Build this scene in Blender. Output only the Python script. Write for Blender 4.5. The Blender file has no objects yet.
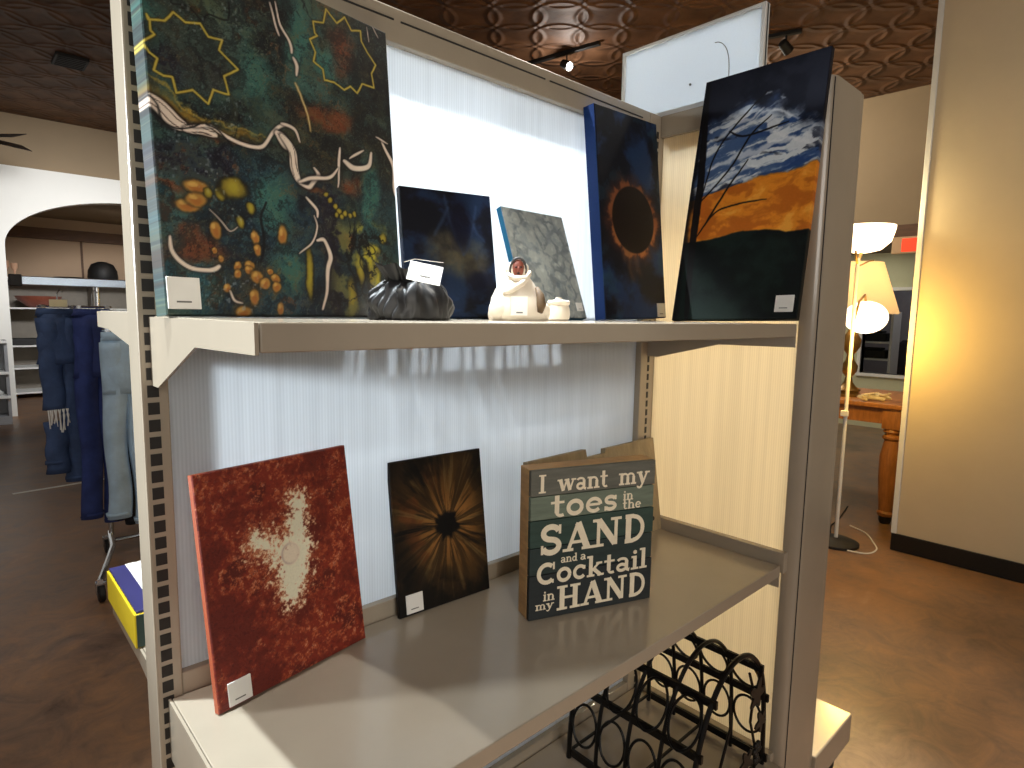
import bpy, bmesh, math, random
import numpy as np
from mathutils import Matrix, Vector, Euler
random.seed(7)
SC = bpy.context.scene
COL = SC.collection
PI = math.pi
LIFT = 1.36            # everything is laid out with z = 0 at the upper shelf; lifted so that the floor is z = 0 at the end
FL = -1.36
CEIL = 2.35

# ------------------------------------------------------------------ helpers
def lin1(c):
    c = c / 255.0
    return c / 12.92 if c <= 0.04045 else ((c + 0.055) / 1.055) ** 2.4
def lin(rgb): return tuple(lin1(c) for c in rgb)

def link(o, parent=None):
    COL.objects.link(o)
    if parent is not None: o.parent = parent
    return o

def tag(o, label, cat, group=None, kind=None):
    if label: o['label'] = label
    if cat: o['category'] = cat
    if group: o['group'] = group
    if kind: o['kind'] = kind
    return o

def thing(name, label, cat, loc=(0, 0, 0), rotz=0.0, group=None, matrix=None):
    o = bpy.data.objects.new(name, None)
    o.empty_display_size = 0.05
    COL.objects.link(o)
    if matrix is not None: o.matrix_world = matrix
    else:
        o.location = loc; o.rotation_euler = (0, 0, rotz)
    return tag(o, label, cat, group)

class MB:
    """collects shapes into one bmesh"""
    def __init__(s): s.bm = bmesh.new(); s.mi = 0
    def _f(s, vs):
        try:
            f = s.bm.faces.new(vs); f.material_index = s.mi; return f
        except ValueError: return None
    def box(s, x0, x1, y0, y1, z0, z1, bev=0.0, m=None):
        co = [(x, y, z) for x in (x0, x1) for y in (y0, y1) for z in (z0, z1)]
        if m is not None: co = [tuple(m @ Vector(c)) for c in co]
        v = [s.bm.verts.new(c) for c in co]
        fs = [s._f([v[i] for i in q]) for q in ((0, 1, 3, 2), (4, 6, 7, 5), (0, 4, 5, 1), (2, 3, 7, 6), (0, 2, 6, 4), (1, 5, 7, 3))]
        if bev > 0:
            ed = list({e for f in fs if f for e in f.edges})
            r = bmesh.ops.bevel(s.bm, geom=ed, offset=bev, segments=2, profile=0.5, affect='EDGES')
            for f in r['faces']: f.material_index = s.mi
        return s
    def tube(s, pts, r, n=8, close=False, cap=True):
        P = [Vector(p) for p in pts]; N = len(P)
        R = r if isinstance(r, (list, tuple)) else [r] * N
        rings = []; prev = None
        for i in range(N):
            if close: t = P[(i + 1) % N] - P[i - 1]
            else: t = P[min(i + 1, N - 1)] - P[max(i - 1, 0)]
            if t.length < 1e-9: t = Vector((0, 0, 1))
            t.normalize()
            if prev is None:
                a = Vector((0, 0, 1)) if abs(t.z) < 0.9 else Vector((1, 0, 0))
                nrm = t.cross(a).normalized()
            else:
                nrm = prev - t * prev.dot(t)
                if nrm.length < 1e-6: nrm = t.orthogonal()
                nrm.normalize()
            prev = nrm; b = t.cross(nrm)
            rings.append([s.bm.verts.new(P[i] + (nrm * math.cos(2 * PI * k / n) + b * math.sin(2 * PI * k / n)) * R[i]) for k in range(n)])
        M = N if close else N - 1
        for i in range(M):
            A = rings[i]; B = rings[(i + 1) % N]
            for k in range(n): s._f([A[k], A[(k + 1) % n], B[(k + 1) % n], B[k]])
        if cap and not close:
            s._f(rings[0][::-1]); s._f(rings[-1])
        return s
    def rings(s, rings, cap=True):
        R = [[s.bm.verts.new(p) for p in r] for r in rings]; n = len(R[0])
        for A, B in zip(R, R[1:]):
            for k in range(n): s._f([A[k], A[(k + 1) % n], B[(k + 1) % n], B[k]])
        if cap: s._f(R[0][::-1]); s._f(R[-1])
        return s
    def lathe(s, prof, c=(0, 0, 0), n=32, m=None, cap=True):
        rr = []
        for r, z in prof:
            ring = [Vector((c[0] + r * math.cos(2 * PI * k / n), c[1] + r * math.sin(2 * PI * k / n), c[2] + z)) for k in range(n)]
            if m is not None: ring = [m @ p for p in ring]
            rr.append(ring)
        return s.rings(rr, cap)
    def prism(s, poly, f0, f1):
        """poly: 2d outline, f0/f1 map (a,b) -> 3d for the two sides"""
        A = [s.bm.verts.new(f0(*p)) for p in poly]; B = [s.bm.verts.new(f1(*p)) for p in poly]
        s._f(A); s._f(B[::-1]); n = len(poly)
        for i in range(n): s._f([A[i], B[i], B[(i + 1) % n], A[(i + 1) % n]])
        return s
    def ball(s, c, r, sc=(1, 1, 1), u=20, v=14):
        m = Matrix.Translation(c) @ Matrix.Diagonal((*[r * k for k in sc], 1))
        g = bmesh.ops.create_uvsphere(s.bm, u_segments=u, v_segments=v, radius=1.0, matrix=m)
        for vv in g['verts']:
            for f in vv.link_faces: f.material_index = s.mi
        return s
    def build(s, name, mats, parent=None, smooth=False, angle=40):
        bmesh.ops.recalc_face_normals(s.bm, faces=s.bm.faces[:])
        me = bpy.data.meshes.new(name); s.bm.to_mesh(me); s.bm.free()
        for m in (mats if isinstance(mats, (list, tuple)) else [mats]): me.materials.append(m)
        if smooth:
            for p in me.polygons: p.use_smooth = True
            try: me.set_sharp_from_angle(angle=math.radians(angle))
            except Exception: pass
        return link(bpy.data.objects.new(name, me), parent)

def struct(name, mb, m, smooth=False):
    o = mb.build(name, m, None, smooth); o['kind'] = 'structure'; return o

# ------------------------------------------------------------------ materials
def newmat(name):
    m = bpy.data.materials.new(name); m.use_nodes = True
    nt = m.node_tree; b = nt.nodes['Principled BSDF']
    return m, nt, b
def N(nt, typ, **kw):
    n = nt.nodes.new(typ)
    for k, v in kw.items():
        if k in n.inputs: n.inputs[k].default_value = v
        else: setattr(n, k, v)
    return n
def mat(name, rgb, rough=0.5, metal=0.0, var=0.06, scale=12.0, bump=0.0, bscale=60.0, stretch=None, coat=0.0, spec=0.5):
    """plain painted surface with a light procedural mottling"""
    m, nt, b = newmat(name)
    c = lin(rgb)
    tc = N(nt, 'ShaderNodeTexCoord'); mp = N(nt, 'ShaderNodeMapping')
    if stretch: mp.inputs['Scale'].default_value = stretch
    nt.links.new(tc.outputs['Object'], mp.inputs['Vector'])
    nz = N(nt, 'ShaderNodeTexNoise', Scale=scale, Detail=5.0, Roughness=0.6)
    nt.links.new(mp.outputs['Vector'], nz.inputs['Vector'])
    cr = N(nt, 'ShaderNodeValToRGB')
    cr.color_ramp.elements[0].position = 0.3; cr.color_ramp.elements[1].position = 0.7
    cr.color_ramp.elements[0].color = (*[max(0, x * (1 - var)) for x in c], 1)
    cr.color_ramp.elements[1].color = (*[min(1, x * (1 + var)) for x in c], 1)
    nt.links.new(nz.outputs['Fac'], cr.inputs['Fac'])
    nt.links.new(cr.outputs['Color'], b.inputs['Base Color'])
    b.inputs['Roughness'].default_value = rough; b.inputs['Metallic'].default_value = metal
    b.inputs['Specular IOR Level'].default_value = spec
    b.inputs['Coat Weight'].default_value = coat; b.inputs['Coat Roughness'].default_value = 0.1
    if bump:
        n2 = N(nt, 'ShaderNodeTexNoise', Scale=bscale, Detail=4.0)
        nt.links.new(mp.outputs['Vector'], n2.inputs['Vector'])
        bp = N(nt, 'ShaderNodeBump', Strength=bump, Distance=0.01)
        nt.links.new(n2.outputs['Fac'], bp.inputs['Height']); nt.links.new(bp.outputs['Normal'], b.inputs['Normal'])
    return m
def emit(name, rgb, st):
    m, nt, b = newmat(name)
    b.inputs['Base Color'].default_value = (*lin(rgb), 1)
    b.inputs['Emission Color'].default_value = (*lin(rgb), 1); b.inputs['Emission Strength'].default_value = st
    return m
def ribbed_plastic(name, tint, trans=0.75, axis='X'):
    """translucent twin-wall sheet with fine vertical flutes"""
    m, nt, b = newmat(name)
    out = nt.nodes['Material Output']
    tc = N(nt, 'ShaderNodeTexCoord'); mp = N(nt, 'ShaderNodeMapping')
    mp.inputs['Scale'].default_value = (1, 1, 0.02)
    nt.links.new(tc.outputs['Object'], mp.inputs['Vector'])
    wv = N(nt, 'ShaderNodeTexWave', Scale=55.0, Distortion=0.0); wv.bands_direction = axis
    nt.links.new(tc.outputs['Object'], wv.inputs['Vector'])
    nz = N(nt, 'ShaderNodeTexNoise', Scale=60.0, Detail=4.0)
    nt.links.new(mp.outputs['Vector'], nz.inputs['Vector'])
    ad = N(nt, 'ShaderNodeMath', operation='MULTIPLY'); ad.inputs[1].default_value = 0.35
    nt.links.new(wv.outputs['Fac'], ad.inputs[0])
    a2 = N(nt, 'ShaderNodeMath', operation='ADD'); nt.links.new(ad.outputs[0], a2.inputs[0]); nt.links.new(nz.outputs['Fac'], a2.inputs[1])
    cr = N(nt, 'ShaderNodeValToRGB'); c = lin(tint)
    cr.color_ramp.elements[0].position = 0.35; cr.color_ramp.elements[0].color = (*[x * 0.86 for x in c], 1)
    cr.color_ramp.elements[1].position = 0.95; cr.color_ramp.elements[1].color = (*c, 1)
    nt.links.new(a2.outputs[0], cr.inputs['Fac'])
    tr = N(nt, 'ShaderNodeBsdfTranslucent'); nt.links.new(cr.outputs['Color'], tr.inputs['Color'])
    b.inputs['Roughness'].default_value = 0.35
    nt.links.new(cr.outputs['Color'], b.inputs['Base Color'])
    bp = N(nt, 'ShaderNodeBump', Strength=0.25, Distance=0.002)
    nt.links.new(wv.outputs['Fac'], bp.inputs['Height']); nt.links.new(bp.outputs['Normal'], b.inputs['Normal'])
    mx = N(nt, 'ShaderNodeMixShader'); mx.inputs[0].default_value = trans
    nt.links.new(b.outputs[0], mx.inputs[1]); nt.links.new(tr.outputs[0], mx.inputs[2])
    nt.links.new(mx.outputs[0], out.inputs['Surface'])
    return m
def shade_mat(name, rgb, trans=0.6, em=0.0):
    m, nt, b = newmat(name); out = nt.nodes['Material Output']
    nz = N(nt, 'ShaderNodeTexNoise', Scale=90.0); mixc = N(nt, 'ShaderNodeValToRGB')
    c = lin(rgb)
    mixc.color_ramp.elements[0].color = (*[x * .93 for x in c], 1); mixc.color_ramp.elements[1].color = (*c, 1)
    nt.links.new(nz.outputs['Fac'], mixc.inputs['Fac']); nt.links.new(mixc.outputs['Color'], b.inputs['Base Color'])
    tr = N(nt, 'ShaderNodeBsdfTranslucent'); nt.links.new(mixc.outputs['Color'], tr.inputs['Color'])
    mx = N(nt, 'ShaderNodeMixShader'); mx.inputs[0].default_value = trans
    if em:
        b.inputs['Emission Color'].default_value = (*c, 1); b.inputs['Emission Strength'].default_value = em
    nt.links.new(b.outputs[0], mx.inputs[1]); nt.links.new(tr.outputs[0], mx.inputs[2]); nt.links.new(mx.outputs[0], out.inputs['Surface'])
    return m
def floor_mat():
    m, nt, b = newmat('stained_concrete')
    tc = N(nt, 'ShaderNodeTexCoord')
    n1 = N(nt, 'ShaderNodeTexNoise', Scale=1.1, Detail=8.0, Roughness=0.62, Distortion=0.6)
    n2 = N(nt, 'ShaderNodeTexNoise', Scale=6.0, Detail=9.0, Roughness=0.7, Distortion=1.2)
    for n in (n1, n2): nt.links.new(tc.outputs['Object'], n.inputs['Vector'])
    mx = N(nt, 'ShaderNodeMath', operation='MULTIPLY_ADD'); mx.inputs[1].default_value = 0.55
    ml = N(nt, 'ShaderNodeMath', operation='MULTIPLY'); ml.inputs[1].default_value = 0.45
    nt.links.new(n2.outputs['Fac'], ml.inputs[0])
    nt.links.new(n1.outputs['Fac'], mx.inputs[0]); nt.links.new(ml.outputs[0], mx.inputs[2])
    cr = N(nt, 'ShaderNodeValToRGB'); e = cr.color_ramp.elements
    e[0].position = 0.33; e[0].color = (*lin((78, 60, 48)), 1); e[1].position = 0.70; e[1].color = (*lin((178, 144, 112)), 1)
    for p, c in ((0.44, (116, 92, 75)), (0.52, (138, 106, 80)), (0.60, (156, 116, 82))):
        x = e.new(p); x.color = (*lin(c), 1)
    nt.links.new(mx.outputs[0], cr.inputs['Fac']); nt.links.new(cr.outputs['Color'], b.inputs['Base Color'])
    rr = N(nt, 'ShaderNodeMapRange'); rr.inputs['To Min'].default_value = 0.24; rr.inputs['To Max'].default_value = 0.5
    nt.links.new(n2.outputs['Fac'], rr.inputs['Value']); nt.links.new(rr.outputs['Result'], b.inputs['Roughness'])
    bp = N(nt, 'ShaderNodeBump', Strength=0.08, Distance=0.02)
    nt.links.new(n2.outputs['Fac'], bp.inputs['Height']); nt.links.new(bp.outputs['Normal'], b.inputs['Normal'])
    return m
def tin_mat():
    """pressed-tin ceiling: overlapping embossed circles on 0.3 m tiles"""
    m, nt, b = newmat('pressed_tin')
    tc = N(nt, 'ShaderNodeTexCoord'); sp = N(nt, 'ShaderNodeSeparateXYZ'); nt.links.new(tc.outputs['Object'], sp.inputs[0])
    def M(op, a, c=None):
        n = N(nt, 'ShaderNodeMath', operation=op)
        for i, x in enumerate((a, c)):
            if x is None: continue
            if isinstance(x, (int, float)): n.inputs[i].default_value = x
            else: nt.links.new(x, n.inputs[i])
        return n.outputs[0]
    hs = []
    for off in (0.0, 0.5):
        fx = M('SUBTRACT', M('FRACT', M('ADD', M('DIVIDE', sp.outputs['X'], 0.5), off + 50.0)), 0.5)
        fy = M('SUBTRACT', M('FRACT', M('ADD', M('DIVIDE', sp.outputs['Y'], 0.5), off + 50.0)), 0.5)
        r = M('SQRT', M('ADD', M('MULTIPLY', fx, fx), M('MULTIPLY', fy, fy)))
        d = M('DIVIDE', M('SUBTRACT', r, 0.44), 0.045)
        ring = M('EXPONENT', M('MULTIPLY', M('MULTIPLY', d, d), -1.0))
        dome = M('EXPONENT', M('MULTIPLY', M('MULTIPLY', r, r), -9.0))
        hs.append(M('ADD', ring, M('MULTIPLY', dome, -0.5)))
    h = M('ADD', hs[0], hs[1])
    nz = N(nt, 'ShaderNodeTexNoise', Scale=5.0, Detail=5.0); nt.links.new(tc.outputs['Object'], nz.inputs['Vector'])
    hh = M('ADD', h, M('MULTIPLY', nz.outputs['Fac'], 0.6))
    bp = N(nt, 'ShaderNodeBump', Strength=0.65, Distance=0.03); nt.links.new(hh, bp.inputs['Height'])
    nt.links.new(bp.outputs['Normal'], b.inputs['Normal'])
    cr = N(nt, 'ShaderNodeValToRGB'); e = cr.color_ramp.elements
    e[0].position = 0.3; e[0].color = (*lin((82, 54, 34)), 1); e[1].position = 0.75; e[1].color = (*lin((128, 90, 62)), 1)
    nt.links.new(nz.outputs['Fac'], cr.inputs['Fac']); nt.links.new(cr.outputs['Color'], b.inputs['Base Color'])
    b.inputs['Roughness'].default_value = 0.62; b.inputs['Metallic'].default_value = 0.1
    return m
def paint_mat(name, rough=0.4, coat=0.0, bump=0.15, bscale=180.0):
    """canvas: reads the painted pattern stored on the mesh, adds a weave"""
    m, nt, b = newmat(name)
    at = N(nt, 'ShaderNodeVertexColor'); at.layer_name = 'pattern'
    tc = N(nt, 'ShaderNodeTexCoord')
    nz = N(nt, 'ShaderNodeTexNoise', Scale=bscale, Detail=3.0); nt.links.new(tc.outputs['Object'], nz.inputs['Vector'])
    mr = N(nt, 'ShaderNodeMapRange'); mr.inputs['To Min'].default_value = 0.88; mr.inputs['To Max'].default_value = 1.12
    nt.links.new(nz.outputs['Fac'], mr.inputs['Value'])
    mu = N(nt, 'ShaderNodeVectorMath', operation='SCALE'); nt.links.new(at.outputs['Color'], mu.inputs[0]); nt.links.new(mr.outputs['Result'], mu.inputs['Scale'])
    nt.links.new(mu.outputs[0], b.inputs['Base Color'])
    bp = N(nt, 'ShaderNodeBump', Strength=bump, Distance=0.002); nt.links.new(nz.outputs['Fac'], bp.inputs['Height'])
    nt.links.new(bp.outputs['Normal'], b.inputs['Normal'])
    b.inputs['Roughness'].default_value = rough; b.inputs['Coat Weight'].default_value = coat; b.inputs['Coat Roughness'].default_value = 0.08
    return m

M = {}
def setup_materials():
    M['shelf'] = mat('taupe_enamel', (168, 156, 138), 0.24, var=0.04, scale=6, coat=.35)
    M['slot'] = mat('slot_shadow_metal', (30, 26, 22), 0.6)
    M['panel'] = ribbed_plastic('fluted_panel', (238, 242, 246), 0.72, 'X')
    M['panel2'] = ribbed_plastic('fluted_end_panel', (244, 236, 218), 0.72, 'Y')
    M['white'] = mat('white_paint', (232, 232, 228), 0.5, var=0.03)
    M['board'] = shade_mat('white_acrylic', (222, 229, 236), .6)
    M['label'] = mat('paper_label', (240, 238, 232), 0.6, var=0.02)
    M['ink'] = mat('grey_ink', (110, 108, 104), 0.7)
    M['blackmetal'] = mat('black_wrought_metal', (14, 12, 11), 0.42, metal=0.3, var=0.3, scale=40)
    M['dark'] = mat('matt_black', (18, 17, 17), 0.6)
    M['chrome'] = mat('chrome', (205, 208, 212), 0.18, metal=0.9, var=0.04)
    M['tanwall'] = mat('tan_wall', (146, 126, 98), 0.75, var=0.05, scale=2.0)
    M['archwall'] = mat('white_wall', (236, 234, 226), 0.7, var=0.03, scale=2.0)
    M['beige'] = mat('beige_wall', (186, 158, 130), 0.8, var=0.05, scale=1.5)
    M['brownbeam'] = mat('brown_beam', (96, 66, 44), 0.6, var=0.2, scale=8, stretch=(1, 1, 6))
    M['rwall'] = mat('cream_plaster', (206, 190, 160), 0.75, var=0.04, scale=2.5, bump=0.25, bscale=9)
    M['rubber'] = mat('black_cove_base', (14, 13, 13), 0.45)
    M['green'] = mat('pale_green_wall', (200, 200, 168), 0.8, var=0.03)
    M['lavender'] = mat('grey_lavender_wall', (150, 146, 150), 0.8, var=0.05)
    M['floor'] = floor_mat(); M['tin'] = tin_mat()
    M['wood'] = mat('pine_wood', (170, 112, 58), 0.4, var=0.25, scale=9, stretch=(1, 6, 1))
    M['brass'] = mat('antique_brass', (140, 112, 66), 0.35, metal=0.6, var=0.2)

# ------------------------------------------------------------------ painted patterns (numpy, evaluated on the canvas mesh)
def vnoise(x, y, seed=0):
    rs = np.random.RandomState(seed); T = rs.rand(64, 64)
    xi = np.floor(x).astype(int); yi = np.floor(y).astype(int); fx = x - xi; fy = y - yi
    fx = fx * fx * (3 - 2 * fx); fy = fy * fy * (3 - 2 * fy)
    g = lambda a, b: T[a % 64, b % 64]
    return (g(xi, yi) * (1 - fx) + g(xi + 1, yi) * fx) * (1 - fy) + (g(xi, yi + 1) * (1 - fx) + g(xi + 1, yi + 1) * fx) * fy
def fbm(x, y, seed=0, o=5, gain=0.55):
    a = 1.0; s = 0; t = 0
    for k in range(o):
        s = s + a * vnoise(x * 2 ** k + 3.7 * k, y * 2 ** k + 1.3 * k, seed + k); t += a; a *= gain
    return s / t
def cells(x, y, seed=0):
    rs = np.random.RandomState(seed); T = rs.rand(64, 64, 2)
    xi = np.floor(x).astype(int); yi = np.floor(y).astype(int)
    d1 = np.full(x.shape, 9.0); d2 = np.full(x.shape, 9.0)
    for i in (-1, 0, 1):
        for j in (-1, 0, 1):
            p = T[(xi + i) % 64, (yi + j) % 64]
            d = np.hypot(xi + i + p[..., 0] - x, yi + j + p[..., 1] - y)
            n = np.minimum(d1, d); d2 = np.where(d < d1, d1, np.minimum(d2, d)); d1 = n
    return d1, d2
def sstep(a, b, x):
    t = np.clip((x - a) / (b - a), 0, 1); return t * t * (3 - 2 * t)
def polydist(X, Y, pts, close=False):
    d = np.full(X.shape, 1e9); P = list(pts) + ([pts[0]] if close else [])
    tt = np.zeros(X.shape); n = len(P) - 1
    for i, (a, b) in enumerate(zip(P, P[1:])):
        dx, dy = b[0] - a[0], b[1] - a[1]; L = dx * dx + dy * dy + 1e-9
        t = np.clip(((X - a[0]) * dx + (Y - a[1]) * dy) / L, 0, 1)
        q = np.hypot(X - a[0] - t * dx, Y - a[1] - t * dy)
        tt = np.where(q < d, (i + t) / n, tt); d = np.minimum(d, q)
    return d, tt
def smooth_line(pts, k=8):
    P = [np.array(p[:2], float) for p in pts]
    if len(P) < 3: return [tuple(p) for p in P]
    out = []
    for i in range(len(P) - 1):
        p0, p1, p2, p3 = P[max(i - 1, 0)], P[i], P[i + 1], P[min(i + 2, len(P) - 1)]
        for s in range(k):
            t = s / k
            out.append(tuple(0.5 * (2 * p1 + (p2 - p0) * t + (2 * p0 - 5 * p1 + 4 * p2 - p3) * t * t + (3 * p1 - p0 - 3 * p2 + p3) * t ** 3)))
    return out + [tuple(P[-1])]
class Art:
    """paints on a grid; u,v run 0..1000, aspect = h/w"""
    def __init__(s, U, V, asp, base):
        s.U = U * 1000; s.V = V * 1000; s.asp = asp
        s.C = np.empty(U.shape + (3,)); s.C[:] = base
        s.x = U; s.y = V * asp
    def mix(s, rgb, a):
        a = np.clip(a, 0, 1)[..., None]; s.C = s.C * (1 - a) + np.array(rgb, float) * a
    def warp(s, amp, sc, seed):
        return (fbm(s.x * sc, s.y * sc, seed) - .5) * amp, (fbm(s.x * sc + 9, s.y * sc + 4, seed + 7) - .5) * amp
    def line(s, pts, w, rgb, soft=3.0, alpha=1.0, taper=True, wob=0.0, seed=1, smooth=True, close=False):
        P = smooth_line(pts) if smooth else [p[:2] for p in pts]
        P = [(p[0], p[1] * s.asp) for p in P]
        X, Y = s.U, s.V * s.asp
        if wob:
            a, b = s.warp(wob, 9, seed); X = X + a; Y = Y + b
        d, t = polydist(X, Y, P, close)
        hw = w * .5 * (np.sqrt(np.clip(np.sin(PI * (0.08 + 0.84 * t)), 0, 1)) if taper else 1.0)
        s.mix(rgb, alpha * (1 - sstep(hw - soft, hw + soft, d)))
        return d, hw
    def blob(s, b, rgb, soft=0.35, alpha=1.0, wob=0.25, seed=3):
        cx, cy, rx, ry = b
        a, c = s.warp(wob, 14, seed + int(cx) % 13)
        d = np.hypot((s.U - cx) / rx + a, (s.V - cy) / ry + c)
        s.mix(rgb, alpha * (1 - sstep(1 - soft, 1 + soft, d)))
        return d

def canvas_thing(name, label, cat, art, px, py, pz, yaw, lean, w, h, th, gain, side=None, roll=0.0, tagbox=None,
                 group=None, material=None, nx=220, surface='stretched_canvas', taglabel=None):
    """one picture: the stretched canvas (pattern painted on its front mesh, wrapped round its edges) and its price label"""
    mtx = (Matrix.Rotation(yaw, 4, 'Z') @ Matrix.Rotation(-lean, 4, 'X') @ Matrix.Rotation(-roll, 4, 'Y'))
    low = min((mtx @ Vector((u * w, k * th, 0))).z for u in (0, 1) for k in (0, 1))
    root = thing(name, label, cat, group=group, matrix=Matrix.Translation((px, py, pz - low)) @ mtx)
    ny = int(nx * h / w)
    uu = np.linspace(0, 1, nx + 1); vv = np.linspace(0, 1, ny + 1)
    V, U = np.meshgrid(vv, uu, indexing='ij')
    A = art(U, V, h / w); C = np.clip(A.C, 0, 255) / 255.0
    L = np.where(C <= 0.04045, C / 12.92, ((C + 0.055) / 1.055) ** 2.4) * gain
    L = np.clip(L, 0, 0.9)
    r = 0.0025
    co = np.stack([U * w, np.zeros_like(U), V * h], -1)
    # soften the rim a little
    e = np.minimum(np.minimum(U * w, (1 - U) * w), np.minimum(V * h, (1 - V) * h))
    co[..., 1] = np.where(e < r, r - np.sqrt(np.maximum(0, r * r - (r - e) ** 2)), 0)
    verts = co.reshape(-1, 3).tolist(); cols = L.reshape(-1, 3).tolist()
    W1 = nx + 1
    faces = [(j * W1 + i, j * W1 + i + 1, (j + 1) * W1 + i + 1, (j + 1) * W1 + i) for j in range(ny) for i in range(nx)]
    rim = [i for i in range(nx + 1)] + [j * W1 + nx for j in range(1, ny + 1)] + [ny * W1 + i for i in range(nx - 1, -1, -1)] + [j * W1 for j in range(ny - 1, 0, -1)]
    b1 = len(verts)
    for k in rim:                                   # turned edge
        p = verts[k]; verts.append([p[0], r, p[2]])
        c = cols[k]; cols.append([side[q] * gain if side else c[q] for q in range(3)] if side else c)
    b2 = len(verts)
    for k in rim:
        p = verts[k]; verts.append([p[0], th, p[2]])
        c = cols[k]; cols.append([side[q] * gain for q in range(3)] if side else c)
    n = len(rim)
    for i in range(n):
        j = (i + 1) % n
        faces.append((rim[j], rim[i], b1 + i, b1 + j)); faces.append((b1 + j, b1 + i, b2 + i, b2 + j))
    faces.append(tuple(b2 + i for i in range(n)))
    me = bpy.data.meshes.new(surface); me.from_pydata(verts, [], faces)
    ca = me.color_attributes.new('pattern', 'FLOAT_COLOR', 'POINT')
    ca.data.foreach_set('color', np.concatenate([np.array(cols), np.ones((len(cols), 1))], 1).astype(np.float32).ravel())
    me.materials.append(material)
    for p in me.polygons: p.use_smooth = False
    link(bpy.data.objects.new(surface, me), root)
    if tagbox:
        u0, v0, u1, v1 = tagbox
        b = MB(); b.box(u0 * w, u1 * w, -0.0022, 0.0005, v0 * h, v1 * h, 0.0008)
        b.mi = 1; cx = (u0 + u1) / 2 * w; ww = (u1 - u0) * w; zz = v0 * h + (v1 - v0) * h * .2
        b.box(cx - ww * .25, cx + ww * .2, -0.0025, -0.002, zz, zz + (v1 - v0) * h * .05)
        b.build('price_label', [M['label'], M['ink']], root)
    return root

BIG = {"gold":[[[14,760],[22,751],[21,724],[32,717],[-7,688],[11,667],[34,657],[21,625],[50,617],[76,621],[85,583],[139,604],[188,578],[208,620],[262,618],[250,666],[303,698],[240,733],[254,764],[206,759],[182,787],[133,776],[96,791],[67,760],[17,749]],[[692,985],[675,936],[628,927],[633,892],[644,887],[607,866],[630,832],[618,800],[661,787],[663,754],[709,759],[757,746],[788,765],[821,750],[851,788],[913,790],[904,835],[930,870],[888,901],[860,930],[859,963],[811,951],[781,986],[741,955],[692,985]]],"white":[[[[-15,536],[34,524],[70,507],[104,498]],33],[[[103,494],[154,500],[205,488]],23],[[[129,507],[192,511],[244,491],[300,489],[365,498],[412,540],[452,566],[492,581]],9],[[[430,539],[485,513]],28],[[[452,572],[510,579],[536,551]],8],[[[449,535],[497,511],[510,464],[523,421]],23],[[[523,416],[564,414],[605,449],[595,473]],8],[[[532,384],[576,348],[579,314]],9],[[[561,320],[575,271],[545,217],[495,192]],5],[[[571,228],[608,231],[623,188],[605,135],[587,12]],11],[[[711,558],[699,503],[686,431]],9],[[[727,516],[779,494],[851,509],[870,558]],13],[[[828,560],[754,521]],7],[[[935,616],[982,549],[1011,438]],13],[[[898,619],[981,615]],5],[[[523,421],[630,453],[692,493]],8],[[[430,919],[445,874],[472,837]],6],[[[457,927],[469,877],[507,838],[510,799]],7],[[[516,786],[535,760],[542,727]],8],[[[884,995],[892,942]],3],[[[921,1000],[954,965]],3],[[[24,208],[29,176],[57,145],[102,123],[156,121],[188,135]],13],[[[166,283],[207,260],[237,235],[264,248]],3],[[[208,73],[231,43],[263,31]],5]],"cream":[[[[537,705],[558,664],[577,596]],13]],"dark":[[[[0,547],[25,526],[36,500],[78,489],[119,501],[150,513]],6],[[[181,513],[223,500],[252,467]],7],[[[101,822],[109,801],[159,812],[199,798],[222,824],[282,825],[281,871]],5],[[[784,263],[840,249],[852,222],[792,199],[774,162],[799,126],[779,70],[836,62]],5],[[[710,203],[718,149],[742,114],[751,69]],5],[[[383,336],[356,280],[358,222],[338,168]],9]],"band":[[[[-10,584],[61,557],[132,532],[213,511],[360,513]],26]],"orange":[[124,348,42,18],[89,295,38,16],[120,314,34,18],[179,235,19,25],[429,247,19,25],[320,235,14,19],[324,198,14,18],[247,141,14,11],[247,121,13,11],[291,146,17,13],[290,133,15,11],[316,116,21,18],[342,94,19,16],[383,109,15,14],[387,85,17,15],[300,58,17,25],[366,129,11,9],[169,178,8,9],[188,159,9,9],[403,20,11,16],[202,83,15,11],[261,13,30,19]],"yellow":[[162,336,14,14],[209,340,19,16],[249,360,46,26],[267,273,15,15],[311,312,17,15],[845,147,32,66],[910,278,16,19],[853,231,40,15],[774,162,18,47],[723,59,21,57],[630,389,9,8],[647,369,10,8],[672,354,10,8],[690,339,11,9],[716,333,11,9],[742,330,10,8],[764,338,9,9],[676,329,9,8],[701,323,9,8],[537,131,16,75]],"red":[[113,177,99,26],[43,341,46,16],[96,215,46,38],[753,440,48,38],[622,627,80,28],[575,398,46,14],[729,258,39,26],[697,616,91,28],[760,856,49,76],[714,645,63,35]],"navy":[[71,411,169,54],[238,430,52,32],[640,294,46,132],[647,102,34,113],[120,668,124,48]],"teal":[[306,790,72,75],[366,688,98,65],[23,785,78,22],[207,661,39,48],[557,842,49,134],[674,807,42,53],[419,335,76,69],[437,136,61,75],[856,408,46,113]]}
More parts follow.
